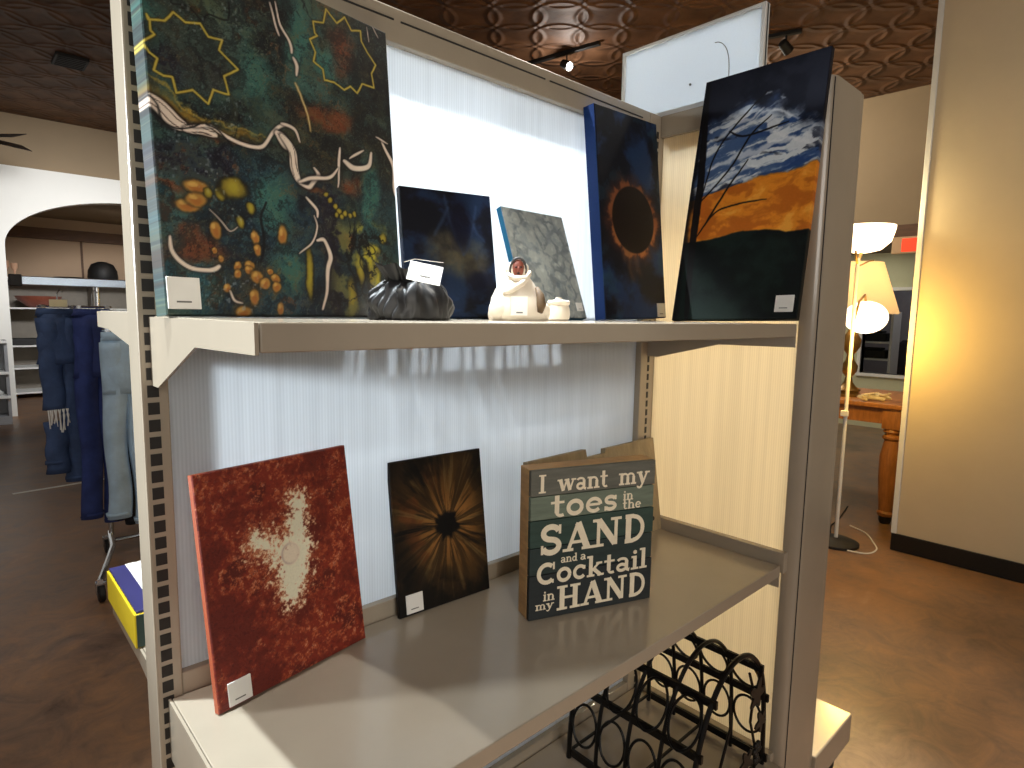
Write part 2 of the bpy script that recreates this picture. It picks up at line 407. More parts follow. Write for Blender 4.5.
SUN = {"up":[[74,494],[339,525],[605,544],[853,554],[981,573]],"lo":[[146,316],[324,324],[491,340],[718,336],[845,317],[1017,325]],"cl_lo":[[107,509],[1020,593]],"cl_hi":[[84,780],[425,863],[671,812],[1000,697]],"br":[[[[132,0],[90,353],[85,581],[21,993]],39],[[[122,335],[195,399],[339,525],[469,624]],10],[[[136,351],[259,429],[462,452],[659,454]],9],[[[98,474],[320,595],[462,719],[612,786]],10],[[[112,491],[188,678],[340,785],[555,888]],9],[[[276,758],[426,723],[750,744]],10]],"wh":[[[[134,738],[342,776],[540,812]],36],[[[133,613],[378,642],[641,665],[919,667]],51],[[[140,524],[325,578],[561,590]],39],[[[557,742],[763,684],[985,628]],30],[[[446,781],[675,795],[814,736]],24],[[[559,870],[591,874]],6],[[[646,853],[680,845]],6]]}

# ------------------------------------------------------------------ the pictures
def art_swirl(U, V, asp):
    A = Art(U, V, asp, (34, 54, 52))
    wx, wy = A.warp(.5, 3, 5)
    n = fbm(A.x * 3 + wx * 2, A.y * 3 + wy * 2, 11, 6); n2 = fbm(A.x * 9 + wx * 5, A.y * 9 + wy * 5, 21, 5)
    fx = (fbm(A.x * 7, A.y * 7, 41, 6, .65) - .5); fy = (fbm(A.x * 7 + 5, A.y * 7 + 3, 47, 6, .65) - .5)
    U0, V0 = A.U, A.V
    A.U = U0 + fx * 95; A.V = V0 + fy * 95                      # everything poured here runs and marbles
    A.mix((20, 24, 26), sstep(.45, .62, n)); A.mix((48, 72, 68), sstep(.52, .36, n) * .8); A.mix((60, 56, 40), sstep(.55, .7, n2) * .6)
    low = 1 - sstep(380, 520, A.V)
    A.mix((30, 66, 78), low * .8 * sstep(.3, .6, n2)); A.mix((20, 30, 46), low * .55 * sstep(.48, .62, n))
    A.mix((24, 26, 26), sstep(560, 700, A.U) * sstep(640, 560, A.V) * .3 + sstep(640, 900, A.U) * sstep(600, 760, A.V) * .6)
    for b in BIG['teal']: A.blob(b, (50, 102, 94), .6, .75, .8)
    for b in BIG['navy']: A.blob(b, (24, 20, 34), .4, .85, .8)
    for b in BIG['red']: A.blob(b, (92, 44, 26), .5, .7, 1.2); A.blob([b[0], b[1], b[2] * .5, b[3] * .6], (122, 58, 30), .5, .45, 1.4)
    A.blob((200, 790, 150, 170), (48, 52, 46), .4, .85, .8); A.blob((210, 850, 60, 60), (84, 88, 50), .5, .5, 1.2); A.blob((230, 780, 90, 60), (58, 70, 62), .5, .6, 1.2)
    for p, w in BIG['band']: A.line(p, w * 1.3, (132, 98, 30), 20, .9, True, 60, 4)
    for p, w in BIG['band']:
        A.line([(q[0] + 6, q[1] + 26) for q in p], w * .3, (182, 146, 48), 7, .8, True, 60, 8); A.line([(q[0] - 4, q[1] - 22) for q in p], w * .4, (92, 44, 20), 10, .8, True, 60, 9)
    # veils of thinner colour
    v1 = fbm(A.x * 4 + fx * 5 + 3, A.y * 5 + fy * 5, 101, 6, .62); v2 = fbm(A.x * 6 + fx * 7, A.y * 5 + fy * 6 + 8, 111, 6, .62); v3 = fbm(A.x * 8 + fx * 8 + 1, A.y * 8 + fy * 8, 121, 6, .66)
    A.mix((74, 108, 100), sstep(.53, .62, v1) * .26); A.mix((96, 74, 40), sstep(.56, .64, v2) * .26); A.mix((94, 96, 62), sstep(.57, .66, v3) * .22)
    A.mix((104, 52, 28), sstep(.60, .68, v2 * .6 + v1 * .4) * .5); A.mix((12, 14, 18), sstep(.46, .38, v3) * .45)
    A.mix((122, 132, 120), np.exp(-((v1 - .5) / .006) ** 2) * .22 + np.exp(-((v3 - .52) / .007) ** 2) * .28)
    # marbled hair lines
    m = np.abs(np.mod(n * 13 + n2 * 4, 1) - .5) * 2
    A.mix((92, 104, 84), sstep(.93, .99, m) * sstep(.42, .6, fbm(A.x * 6, A.y * 6, 61)) * .55)
    A.mix((10, 12, 14), sstep(.10, .02, m) * sstep(.45, .6, fbm(A.x * 5, A.y * 5, 67)) * .7)
    c1, c2 = cells(A.x * 20 + wx * 3, A.y * 20 + wy * 3, 4)
    spot = (1 - sstep(.14, .30, c1)) * low * sstep(.48, .60, fbm(A.x * 5, A.y * 5, 31)) * (1 - sstep(560, 660, A.U)) * sstep(260, 420, A.U)
    A.mix((136, 104, 52), spot * .6)
    A.U = U0 + fx * 34; A.V = V0 + fy * 34
    for b in BIG['orange']:
        A.blob([b[0], b[1], b[2] * 1.3, b[3] * 1.3], (46, 38, 26), .2, .7)
        A.blob(b, (164, 118, 54), .25, .9); A.blob([b[0], b[1] - b[3] * .25, b[2] * .55, b[3] * .55], (142, 78, 34), .5, .6); A.blob([b[0] - b[2] * .3, b[1] + b[3] * .35, b[2] * .4, b[3] * .35], (196, 164, 88), .4, .6)
    for b in BIG['yellow']:
        A.blob([b[0], b[1], b[2] * 1.35, b[3] * 1.2], (22, 20, 14), .2, .85); A.blob(b, (132, 116, 40), .3, .9, .6); A.blob([b[0], b[1], b[2] * .5, b[3] * .6], (164, 152, 48), .5, .6, .6)
    # rounded dark-walled cells low on the right
    qx, qy = A.U / 1000 * 13, A.V / 1000 * asp * 8; d1, d2 = cells(qx + fx * 2, qy + fy * 2, 9)
    reg = sstep(600, 680, A.U) * sstep(340, 270, A.V) * sstep(1000, 900, A.U)
    A.mix((112, 112, 62), reg * (1 - sstep(.25, .5, d1)) * .7); A.mix((168, 156, 40), reg * (1 - sstep(.1, .3, d1)) * sstep(720, 820, A.U) * .9)
    A.mix((12, 14, 16), (1 - sstep(.05, .16, d2 - d1)) * reg * .9)
    sx = vnoise(A.x * 9, A.y * 9, 91) - .5; sy = vnoise(A.x * 9 + 7, A.y * 9 + 2, 93) - .5
    A.U = U0 + sx * 36; A.V = V0 + sy * 36
    for p, w in BIG['white']:
        A.line(p, w * 2.0 + 8, (18, 14, 18), 8, .7, True)
        d, hw = A.line(p, w * 1.55, (206, 190, 174), 3, 1, True)
        st = np.sin(d * .26 + sx * 7 + vnoise(A.x * 11, A.y * 11, 95) * 7) * .5 + .5
        ins = (1 - sstep(hw - 5, hw - 1, d)) * (w > 14)
        A.mix((112, 88, 76), ins * sstep(.86, .97, st) * .8); A.mix((26, 20, 22), ins * sstep(.95, 1.0, st) * .7)
    for p, w in BIG['cream']: A.line(p, w, (150, 120, 60), 6, 1, True, 30); A.line(p, w * .4, (206, 190, 150), 3, .8, True, 30)
    for p, w in BIG['dark']: A.line(p, w, (12, 14, 18), 3, .9, False, 10)
    A.U = U0 + fx * 8; A.V = V0 + fy * 8
    for p in BIG['gold']:
        A.line(p, 11, (50, 40, 14), 4, .8, False, 0, smooth=False, close=True); A.line(p, 6.5, (176, 158, 66), 2.5, 1, False, 0, smooth=False, close=True)
    sp = sstep(.80, .88, vnoise(U0 * .11, V0 * .11, 77)) * sstep(.5, .7, fbm(A.x * 4, A.y * 4, 79)) * (1 - sstep(300, 420, U0))
    A.mix((150, 160, 164), sp * .5)  # pale glints of gloss painted into the pattern towards the left
    return A
def art_blue(U, V, asp):
    A = Art(U, V, asp, (18, 24, 44)); wx, wy = A.warp(.4, 4, 2)
    n = fbm(A.x * 4 + wx, A.y * 4 + wy, 3)
    A.mix((12, 14, 24), sstep(.42, .62, n)); A.mix((28, 52, 84), sstep(.55, .35, n) * .55)
    for b in ((480, 520, 300, 190), (700, 470, 260, 200)):
        d = np.hypot((A.U - b[0]) / b[2], (A.V - b[1]) / b[3]) + wx * .8
        A.mix((92, 84, 62), (1 - sstep(.4, 1.15, d)) * .62 * (.4 + fbm(A.x * 14, A.y * 14, 8)))
    for p in ([(470, 960), (520, 760), (600, 600), (640, 500)], [(820, 900), (760, 700), (690, 560), (640, 500)], [(340, 640), (430, 760), (500, 860)], [(700, 840), (800, 700), (900, 620)]):
        A.line(p, 34, (52, 72, 104), 22, .5, True, 30)
    A.blob((630, 720, 110, 190), (12, 14, 34), .5, .85); A.blob((800, 300, 140, 70), (14, 16, 34), .5, .8)
    A.mix((26, 50, 86), sstep(260, 80, A.V) * .6 * sstep(.4, .6, fbm(A.x * 6, A.y * 12, 5)))
    return A
def art_grey(U, V, asp):
    A = Art(U, V, asp, (140, 146, 144)); wx, wy = A.warp(.35, 5, 6)
    x, y = A.x * 6 + wx * 3, A.y * 6 + wy * 3; a, b = cells(x, y, 12); e = b - a
    A.mix((98, 106, 110), (1 - sstep(.05, .36, e)) * sstep(.35, .62, fbm(A.x * 7, A.y * 7, 3)) * .9)
    A.mix((166, 172, 168), sstep(.25, .05, a) * .6); A.mix((112, 122, 126), sstep(.5, .7, fbm(A.x * 12, A.y * 12, 7)) * .5)
    A.mix((84, 98, 108), sstep(.66, .8, fbm(A.x * 5 + 3, A.y * 5, 17)) * .6)
    return A
def art_eclipse(U, V, asp):
    A = Art(U, V, asp, (18, 24, 44)); wx, wy = A.warp(.5, 4, 9)
    n = fbm(A.x * 3 + wx, A.y * 3 + wy, 13)
    A.mix((10, 12, 22), sstep(.40, .60, n)); A.mix((26, 54, 92), sstep(.56, .36, n) * .75); A.mix((38, 70, 84), sstep(.60, .72, fbm(A.x * 5, A.y * 5, 4)) * .4)
    X = (A.U - 515) / 345; Y = (A.V - 486) / 166
    ang = np.arctan2(Y, X); d = np.hypot(X, Y)
    fr = d + (fbm(ang * 5 + 9, d * 3 + 5, 3) - .5) * .5
    A.mix((64, 34, 26), (1 - sstep(1.02, 1.50, fr)) * .8); A.mix((128, 74, 42), (1 - sstep(1.0, 1.20, fr)) * .9)
    A.mix((176, 112, 58), (1 - sstep(1.0, 1.12, fr)) * sstep(.2, -.9, np.sin(ang)) * .8)
    for p in ([(430, 330), (420, 260), (470, 190)], [(520, 330), (540, 250), (580, 215)], [(360, 350), (330, 290)]): A.line(p, 80, (104, 68, 44), 40, .5, True, 60)
    A.mix((22, 14, 12), 1 - sstep(.95, 1.02, d))
    return A
def art_sunset(U, V, asp):
    A = Art(U, V, asp, (22, 24, 34)); wx, wy = A.warp(.5, 4, 3)
    A.mix((12, 14, 24), sstep(.4, .6, fbm(A.x * 4, A.y * 4, 2)))
    up = np.interp(A.U[0], [p[0] for p in SUN['up']], [p[1] for p in SUN['up']])[None, :] + (fbm(A.x * 9, A.y * 9, 5) - .5) * 26
    lo = np.interp(A.U[0], [p[0] for p in SUN['lo']], [p[1] for p in SUN['lo']])[None, :] + (fbm(A.x * 14, A.y * 3, 6) - .5) * 10
    hi = np.interp(A.U[0], [p[0] for p in SUN['cl_hi']], [p[1] for p in SUN['cl_hi']])[None, :] + (fbm(A.x * 6, A.y * 6, 8) - .5) * 120
    sky = sstep(-14, 14, A.V - up) * (1 - sstep(-50, 40, A.V - hi))
    st = fbm(A.x * 3 + A.y * 4 + wx * 4, A.y * 16 - A.x * 5 + wy * 4, 10, 6)
    A.mix((70, 96, 138), sky * .9); A.mix((34, 62, 112), sky * sstep(.5, .66, st) * .9 * sstep(300, 700, A.U)); A.mix((198, 204, 208), sky * sstep(.54, .42, st) * .95)
    A.mix((24, 30, 46), sky * sstep(.60, .70, fbm(A.x * 5 + wx * 3, A.y * 12 + wy * 3, 14)) * .8)
    for p, w in SUN['wh']: A.line(p, w * 1.0, (206, 210, 214), 14, .75, True, 90, 6)
    org = (1 - sstep(-5, 5, A.V - up)) * sstep(-5, 5, A.V - lo)
    on = fbm(A.x * 5 + wx * 3, A.y * 9 + wy * 3, 20)
    A.mix((206, 126, 34), org); A.mix((168, 88, 24), org * sstep(.5, .66, on) * .85); A.mix((226, 160, 66), org * sstep(.48, .34, on) * .7)
    bot = 1 - sstep(-4, 4, A.V - lo)
    A.mix((18, 30, 26), bot); A.mix((10, 16, 16), bot * sstep(.4, .62, fbm(A.x * 4, A.y * 4, 33)))
    for p, w in SUN['br']: A.line(p, w * 1.7, (16, 14, 16), 4, .96, True, 12)
    A.mix((14, 14, 18), sstep(70, 20, A.U + (fbm(A.x * 3, A.y * 6, 2) - .5) * 60) * .9)
    return A
def art_red(U, V, asp):
    A = Art(U, V, asp, (116, 34, 16)); wx, wy = A.warp(.2, 8, 9)
    n = fbm(A.x * 4, A.y * 4, 4, 6, .7); f = fbm(A.x * 34 + wx * 6, A.y * 34 + wy * 6, 8, 4, .8); g = fbm(A.x * 60, A.y * 60, 12, 3, .8)
    A.mix((92, 24, 12), sstep(.48, .64, n)); A.mix((74, 16, 8), sstep(.50, .40, n) * sstep(.5, .62, fbm(A.x * 6, A.y * 6, 55)) * .8); A.mix((164, 82, 46), sstep(.50, .62, f) * sstep(.64, .42, n) * .8); A.mix((204, 148, 116), sstep(.56, .68, g * .55 + f * .45) * sstep(.62, .44, n) * .75)
    A.mix((72, 10, 8), sstep(.60, .72, g) * .6)
    d1, _ = polydist(A.U, A.V, [(600, 760), (585, 661), (550, 560), (505, 360)]); d2, _ = polydist(A.U, A.V, [(320, 655), (500, 560), (600, 480)])
    e = np.minimum(d1 - 54 - 66 * np.exp(-((A.V - 520) / 130) ** 2), d2 - 44)
    rag = (f - .5) * 210 + (g - .5) * 170 + (n - .5) * 90 + 12
    A.mix((214, 178, 140), (1 - sstep(-10, 60, e + rag)) * .85); A.mix((222, 208, 184), 1 - sstep(-30, 14, e + rag * .8))
    d = np.hypot((A.U - 520) / 58, (A.V - 555) / 48)
    A.mix((176, 158, 146), np.exp(-((d - .95) / .12) ** 2) * (.35 + .5 * sstep(560, 480, A.U)))
    A.mix((204, 190, 172), (1 - sstep(.8, .95, d)) * .5)
    return A
def art_brown(U, V, asp):
    A = Art(U, V, asp, (22, 18, 14)); X = (A.U - 560) / 1000; Y = (A.V - 525) / 1000 * asp
    a = np.arctan2(Y, X); r = np.hypot(X, Y)
    ra = fbm(a * 4.2 + 13, r * 1.6 + 2, 3, 5, .6); rb = fbm(a * 11 + 20, r * 3, 9, 4)
    pet = sstep(.24, .46, ra) * sstep(.95, .35, r) * (.6 + .4 * sstep(.35, .6, rb))
    A.mix((84, 58, 28), pet * .95); A.mix((138, 94, 46), pet * sstep(.46, .62, rb) * sstep(.50, .18, r) * .85); A.mix((98, 52, 26), pet * sstep(.5, .62, fbm(A.x * 5, A.y * 5, 6)) * sstep(620, 300, A.U) * .6)
    A.mix((120, 100, 60), sstep(.60, .74, fbm(a * 18 + 30, r * 2, 15)) * pet * .5)
    A.mix((10, 9, 9), 1 - sstep(.10, .15, r + (fbm(a * 4 + 9, r * 8, 5) - .5) * .10))
    A.mix((12, 11, 10), sstep(.42, .58, fbm(A.x * 3, A.y * 3, 77)) * sstep(.25, .6, r) * .7)
    return A

# ------------------------------------------------------------------ the room
def build_room():
    b = MB(); b.box(-7, 12, -6, 14, FL - .1, FL); struct('floor', b, M['floor'])
    b = MB(); b.box(-7, 12, -6, 9.0, CEIL, CEIL + .1); struct('ceiling', b, M['tin'])
    # far wall: tan upper part, thick white arcade wall below
    b = MB(); b.box(-7, 7.1, 8.86, 9.0, 1.45, CEIL); struct('wall_back', b, M['tanwall'])
    cx, a, hh, sp = 1.85, 1.46, .66, .76; poly = [(-7, FL), (cx - a, FL), (cx - a, sp)]
    for k in range(1, 32):
        t = PI - PI * k / 32; poly.append((cx + a * math.cos(t), sp + hh * math.sin(t)))
    poly += [(cx + a, sp), (cx + a, FL), (7.1, FL), (7.1, 1.715), (-7, 1.715)]
    b = MB(); b.prism(poly, lambda x, z: (x, 8.777, z), lambda x, z: (x, 9.0, z)); struct('wall_arch', b, M['archwall'])
    # room beyond the arch
    b = MB(); b.box(-2, 6, 11.5, 11.6, FL, 1.6); struct('wall_beyond_arch', b, M['beige'])
    b = MB(); b.box(-2, 6, 9.0, 11.6, 1.44, 1.6); struct('ceiling_beyond_arch', b, M['tanwall'])
    b = MB(); b.box(-2, 6, 11.42, 11.5, 1.10, 1.27); struct('trim_1', b, M['brownbeam'])
    b = MB(); b.box(1.53, 1.56, 11.48, 11.5, FL, 1.1); struct('trim_2', b, M['brownbeam'])
    # right partition with cove base and corner bead
    b = MB(); b.box(3.91, 4.05, -6, .03, FL, CEIL); struct('wall_right', b, M['rwall'])
    b = MB(); b.box(3.893, 3.91, -6, .03, FL, FL + .105, .004); struct('baseboard_right', b, M['rubber'])
    b = MB(); b.box(3.897, 3.912, .006, .034, FL + .105, CEIL, .003); struct('trim_3', b, M['white'])
    # far right wall with an alcove under a header beam
    b = MB(); b.box(7.1, 7.3, -6, 9.0, 1.0, CEIL); struct('wall_far', b, M['tanwall'])
    b = MB(); b.box(7.06, 7.34, -6, 8.7, .83, 1.0, .006); struct('trim_4', b, M['brownbeam'])
    b = MB(); b.box(7.3, 9.0, -6, 8.7, .86, .96); struct('ceiling_alcove', b, M['brownbeam'])
    # alcove back wall; a framed opening stands in for a mirror
    y0, y1, z0, z1 = .55, 1.70, -.66, .39
    b = MB(); X0, X1 = 8.5, 8.62
    b.box(X0, X1, -6, y0, FL, .9); b.box(X0, X1, y1, 8.7, FL, .9); b.box(X0, X1, y0, y1, z1, .9); b.box(X0, X1, y0, y1, FL, z0)
    struct('wall_alcove', b, M['green'])
    f = MB()
    for q in ((y0 - .04, y0, z0 - .04, z1 + .04), (y1, y1 + .04, z0 - .04, z1 + .04), (y0, y1, z1, z1 + .04), (y0, y1, z0 - .04, z0)):
        f.box(X0 - .03, X1, q[0], q[1], q[2], q[3])
    struct('mirror_opening', f, M['white'])
    b = MB(); b.box(10.6, 10.7, -3, 6, FL, 1.2); struct('wall_beyond_opening', b, M['lavender'])

# ------------------------------------------------------------------ the shelving
W_, D_ = 1.238, .407
def bracket(mb, X, yf, top, tall, low, th=.004):
    s = 1 if yf < 0 else -1
    y = lambda q: q * (-s)
    poly = [(y(.0), top), (yf, top), (yf, low), (y(.215), low - .002), (y(.034), tall), (y(.0), tall)]
    mb.prism(poly, lambda a, z: (X, a, z), lambda a, z: (X + th, a, z))
def upright(root, x0, x1, slotx, z1, name='upright', depth=.066, sw=.015):
    b = MB(); b.box(x0, x1, 0, depth, FL, z1, .003)
    up = b.build(name, M['shelf'], root)
    s = MB()
    for k in range(-52, 23):
        z = k * .0254
        if z > z1 - .03 or z < FL + .12: continue
        s.box(slotx - sw / 2, slotx + sw / 2, -.0012, .004, z - .0088, z + .0088)
    s.build('slots', M['slot'], up)
    return up
def shelf(root, top, sgn, depth, name, lip=.03, x0=0.0, x1=W_, y_start=.004, rb=.055, brk=True):
    yf = -sgn * depth; ya = -sgn * y_start
    b = MB(); lo, hi = sorted((yf, ya))
    b.box(x0 + .005, x1 - .005, lo, hi, top - lip, top, .0018)
    sh = b.build(name, M['shelf'], root)
    if brk:
        for X, low, tall in ((x0, top - lip - .002, top - .1), (x1 - .004, top - rb, top - .1)):
            q = MB()
            if sgn > 0: bracket(q, X, yf + .001, top - .001, tall, low)
            else:
                poly = [(ya, top - .001), (yf - .001, top - .001), (yf - .001, low), (.30, low - .002), (ya + .02, top - .062), (ya, top - .062)]
                q.prism(poly, lambda a, z: (X, a, z), lambda a, z: (X + .004, a, z))
            q.build('shelf_bracket', M['shelf'], sh)
    return sh
def build_gondola():
    r = thing('gondola_shelving', 'tall taupe shop shelving unit with white fluted panels that holds the paintings', 'shelving', (0, 0, FL))
    r.location = (0, 0, FL)
    sub = bpy.data.objects.new('tmp', None)
    P = []
    def add(o): P.append(o); return o
    top = .561
    upright(r, -.014, .022, 0.001, .72); upright(r, 1.205, 1.283, 1.2405, top, sw=.008, depth=.03)
    # end post at the front of the end panel, with a rounded inner corner
    pp = [(1.262, -.40), (1.262, -.413), (1.2655, -.424), (1.272, -.4325), (1.281, -.4382), (1.290, -.44), (1.436, -.44), (1.438, -.438), (1.438, -.40)]
    b = MB(); b.prism(pp, lambda x, y: (x, y, FL), lambda x, y: (x, y, top)); p = b.build('end_post', M['shelf'], r, True, 30)
    b = MB(); b.tube([(1.2775, -.4367, FL + .1), (1.2775, -.4367, top - .004)], .0012, 6); b.build('post_seam', M['slot'], p)
    b = MB(); b.box(1.447, 1.468, -.436, -.38, FL, top + .004, .003); b.build('end_post', M['shelf'], r)
    b = MB(); b.box(1.4375, 1.4475, -.405, -.39, FL, top); b.build('post_gap', M['slot'], r)
    # panels
    b = MB(); b.box(.021, 1.207, .018, .023, -1.08, .51); b.build('back_panel', M['panel'], r)
    b = MB(); b.box(1.2635, 1.2685, -.401, -.004, -1.08, .51); b.build('end_panel', M['panel2'], r)
    # rails
    b = MB(); b.box(.022, 1.205, .001, .05, .500, top, .003); t = b.build('top_rail', M['shelf'], r)
    for x0, x1 in ((.05, .41), (.425, .80), (.815, 1.17)):
        b = MB(); b.box(x0, x1, -.0006, .001, .5375, .5403); b.build('rail_slot', M['slot'], t)
    b = MB(); b.box(1.253, 1.31, -.40, .0, .503, top, .003); b.build('top_rail', M['shelf'], r)
    b = MB(); b.box(.022, 1.205, .002, .0178, -.60, -.547, .002); b.build('panel_rail', M['shelf'], r)
    b = MB(); b.box(1.243, 1.2632, -.413, -.002, -.60, -.549, .002); b.build('panel_rail', M['shelf'], r)
    b = MB(); b.box(.022, 1.205, .002, .0178, -1.12, -1.065, .002); b.build('base_rail', M['shelf'], r)
    b = MB(); b.box(1.243, 1.2632, -.413, -.002, -1.12, -1.078, .002); b.build('base_rail', M['shelf'], r)
    b = MB(); b.lathe([(.006, 0), (.006, .004)], n=16, m=Matrix.Translation((1.262, -.0005, .515)) @ Matrix.Rotation(PI / 2, 4, 'X')); b.build('bolt_hole', M['slot'], r)
    # shelves
    shelf(r, .007, 1, D_, 'shelf', .03); shelf(r, -.579, 1, D_, 'shelf', .028)
    rs = shelf(r, .012, -1, .40, 'rear_shelf', .028, 0, W_, .05, .03)
    gaps = [(.321, .329), (.332, .342), (.349, .363), (.41, .43), (.463, .478), (.486, .499), (.513, .523), (.536, .579), (.593, .611), (.62, .649), (.678, .698), (.708, .728), (.733, .749), (.754, .776), (.792, .843), (.854, .884)]
    x = .006
    for g0, g1 in gaps + [(W_ - .006, 0)]:
        b = MB(); b.box(x, g0, .0236, .0506, -.012, .0118); b.build('leak_mask_tab', M['shelf'], rs); x = g1  # tabs added to break the leaking light into streaks below the shelf
    shelf(r, -.633, -1, .56, 'rear_shelf', .028, .02, W_, .03, .03)
    b = MB(); b.box(.0, 1.24, -.46, -.002, -1.125, -1.09, .003); bd = b.build('base_deck', M['shelf'], r)
    b = MB(); b.box(.02, 1.24, -.44, -.42, FL, -1.125); b.build('kick_plate', M['shelf'], bd)
    b = MB(); b.box(0, 1.24, .03, .56, -1.125, -1.09, .003); bd = b.build('base_deck', M['shelf'], r)
    b = MB(); b.box(.02, 1.24, .53, .55, FL, -1.125); b.build('kick_plate', M['shelf'], bd)
    b = MB(); b.box(1.47, 1.752, -.445, .10, -1.277, -1.184, .004); bd = b.build('base_deck', M['shelf'], r)
    b = MB(); b.box(1.47, 1.72, -.415, .08, FL, -1.277); b.build('kick_plate', M['dark'], bd)
    bpy.data.objects.remove(sub)
    # children were laid out in world terms: keep them there
    for o in r.children: o.location.z -= FL
    # white sign board standing on the end panel
    s = thing('display_board', 'white framed backing board rising above the end panel with a cable looped across it', 'board', (1.285, 0, .5612))
    b = MB(); b.box(-.003, .004, -.268, .154, .0, .211); b.build('board_panel', M['board'], s)
    b = MB()
    for q in ((-.268, -.258, 0, .211), (.146, .154, 0, .211), (-.258, .146, .204, .211), (-.258, .146, .0, .018)): b.box(-.012, .010, *q, .001)
    b.build('frame', M['white'], s)
    arcp = [(-.135, .157), (-.146, .155), (-.158, .147), (-.168, .133), (-.174, .115), (-.177, .095), (-.178, .07), (-.178, .03)]
    b = MB(); b.tube([(-.006, y, z) for y, z in smooth_line(arcp, 5)], .0011, 6); b.build('cable', M['ink'], s, True)
    b = MB(); b.ball((-.005, -.068, .072), .0032); b.build('screw', M['ink'], s)

# ------------------------------------------------------------------ pictures on the shelves
def build_pictures():
    T = .0072; Bt = -.5788
    resin = paint_mat('poured_resin', .3, .35, .03, 60)
    acr = paint_mat('acrylic_paint', .6, 0, .12, 160); acr.node_tree.nodes['Principled BSDF'].inputs['Specular IOR Level'].default_value = .2; rough = paint_mat('textured_acrylic', .6, 0, .5, 260)
    c0 = (-.2148, -.9961)
    def sc(x, y, s): return c0[0] + (x - c0[0]) * s, c0[1] + (y - c0[1]) * s
    R = math.radians
    s = 1.10; x, y = sc(-.023, -.196, s)
    canvas_thing('abstract_painting', 'large glossy swirled painting in teal, gold and white with two gold flower outlines', 'painting', art_swirl, x, y, T, R(8.6), R(4.8), .363 * s, .451 * s, .032, 1.25,
                 None, 0, (.005, .016, .110, .100), 'paintings on the upper shelf', resin, 300)
    s = 1.05; x, y = sc(.373, -.100, s)
    canvas_thing('abstract_painting', 'small dark navy painting standing between the swirled painting and the grey one', 'painting', art_blue, x, y, T, R(-14), R(11.2), .178 * s, .233 * s, .018, 1.1,
                 None, 0, None, 'paintings on the upper shelf', acr, 160)
    s = 1.02; x, y = sc(.649, -.113, s)
    canvas_thing('abstract_painting', 'small mottled grey painting with a bright blue edge behind the white figurine', 'painting', art_grey, x, y, T, R(2), R(19.8), .193 * s, .243 * s, .016, 1.5,
                 lin((24, 92, 124)), 0, (.85, .065, .955, .145), 'paintings on the upper shelf', acr, 170)
    s = .95; x, y = sc(1.0, -.035, s)
    canvas_thing('eclipse_painting', 'narrow dark blue painting of a black oval with an orange glowing rim', 'painting', art_eclipse, x, y, T, R(-.5), R(5.5), .264 * s, .530 * s, .034, 1.15,
                 lin((16, 46, 98)), R(1.2), (.84, .005, .975, .076), 'paintings on the upper shelf', acr, 200)
    canvas_thing('landscape_painting', 'tall painting of an orange and blue cloudy sky with bare dark branches', 'painting', art_sunset, 1.105, -.155, T, R(-87.6), R(13.4), .298, .620, .016, 1.3,
                 None, R(1.4), (.835, .026, .968, .086), 'paintings on the upper shelf', acr, 220)
    canvas_thing('abstract_painting', 'rust red painting with a ragged cream star shape on the lower shelf', 'painting', art_red, .045, -.097, Bt, R(10.7), R(8.5), .275, .357, .013, 1.35,
                 lin((138, 62, 28)), 0, (.056, .010, .190, .110), 'paintings on the lower shelf', rough, 260)
    canvas_thing('flower_painting', 'small brown and black painting of petals round a black centre on the lower shelf', 'painting', art_brown, .399, -.029, Bt, R(-3.0), R(7.9), .222, .307, .010, 1.2,
                 lin((26, 20, 16)), 0, (.068, .015, .240, .137), 'paintings on the lower shelf', acr, 190)

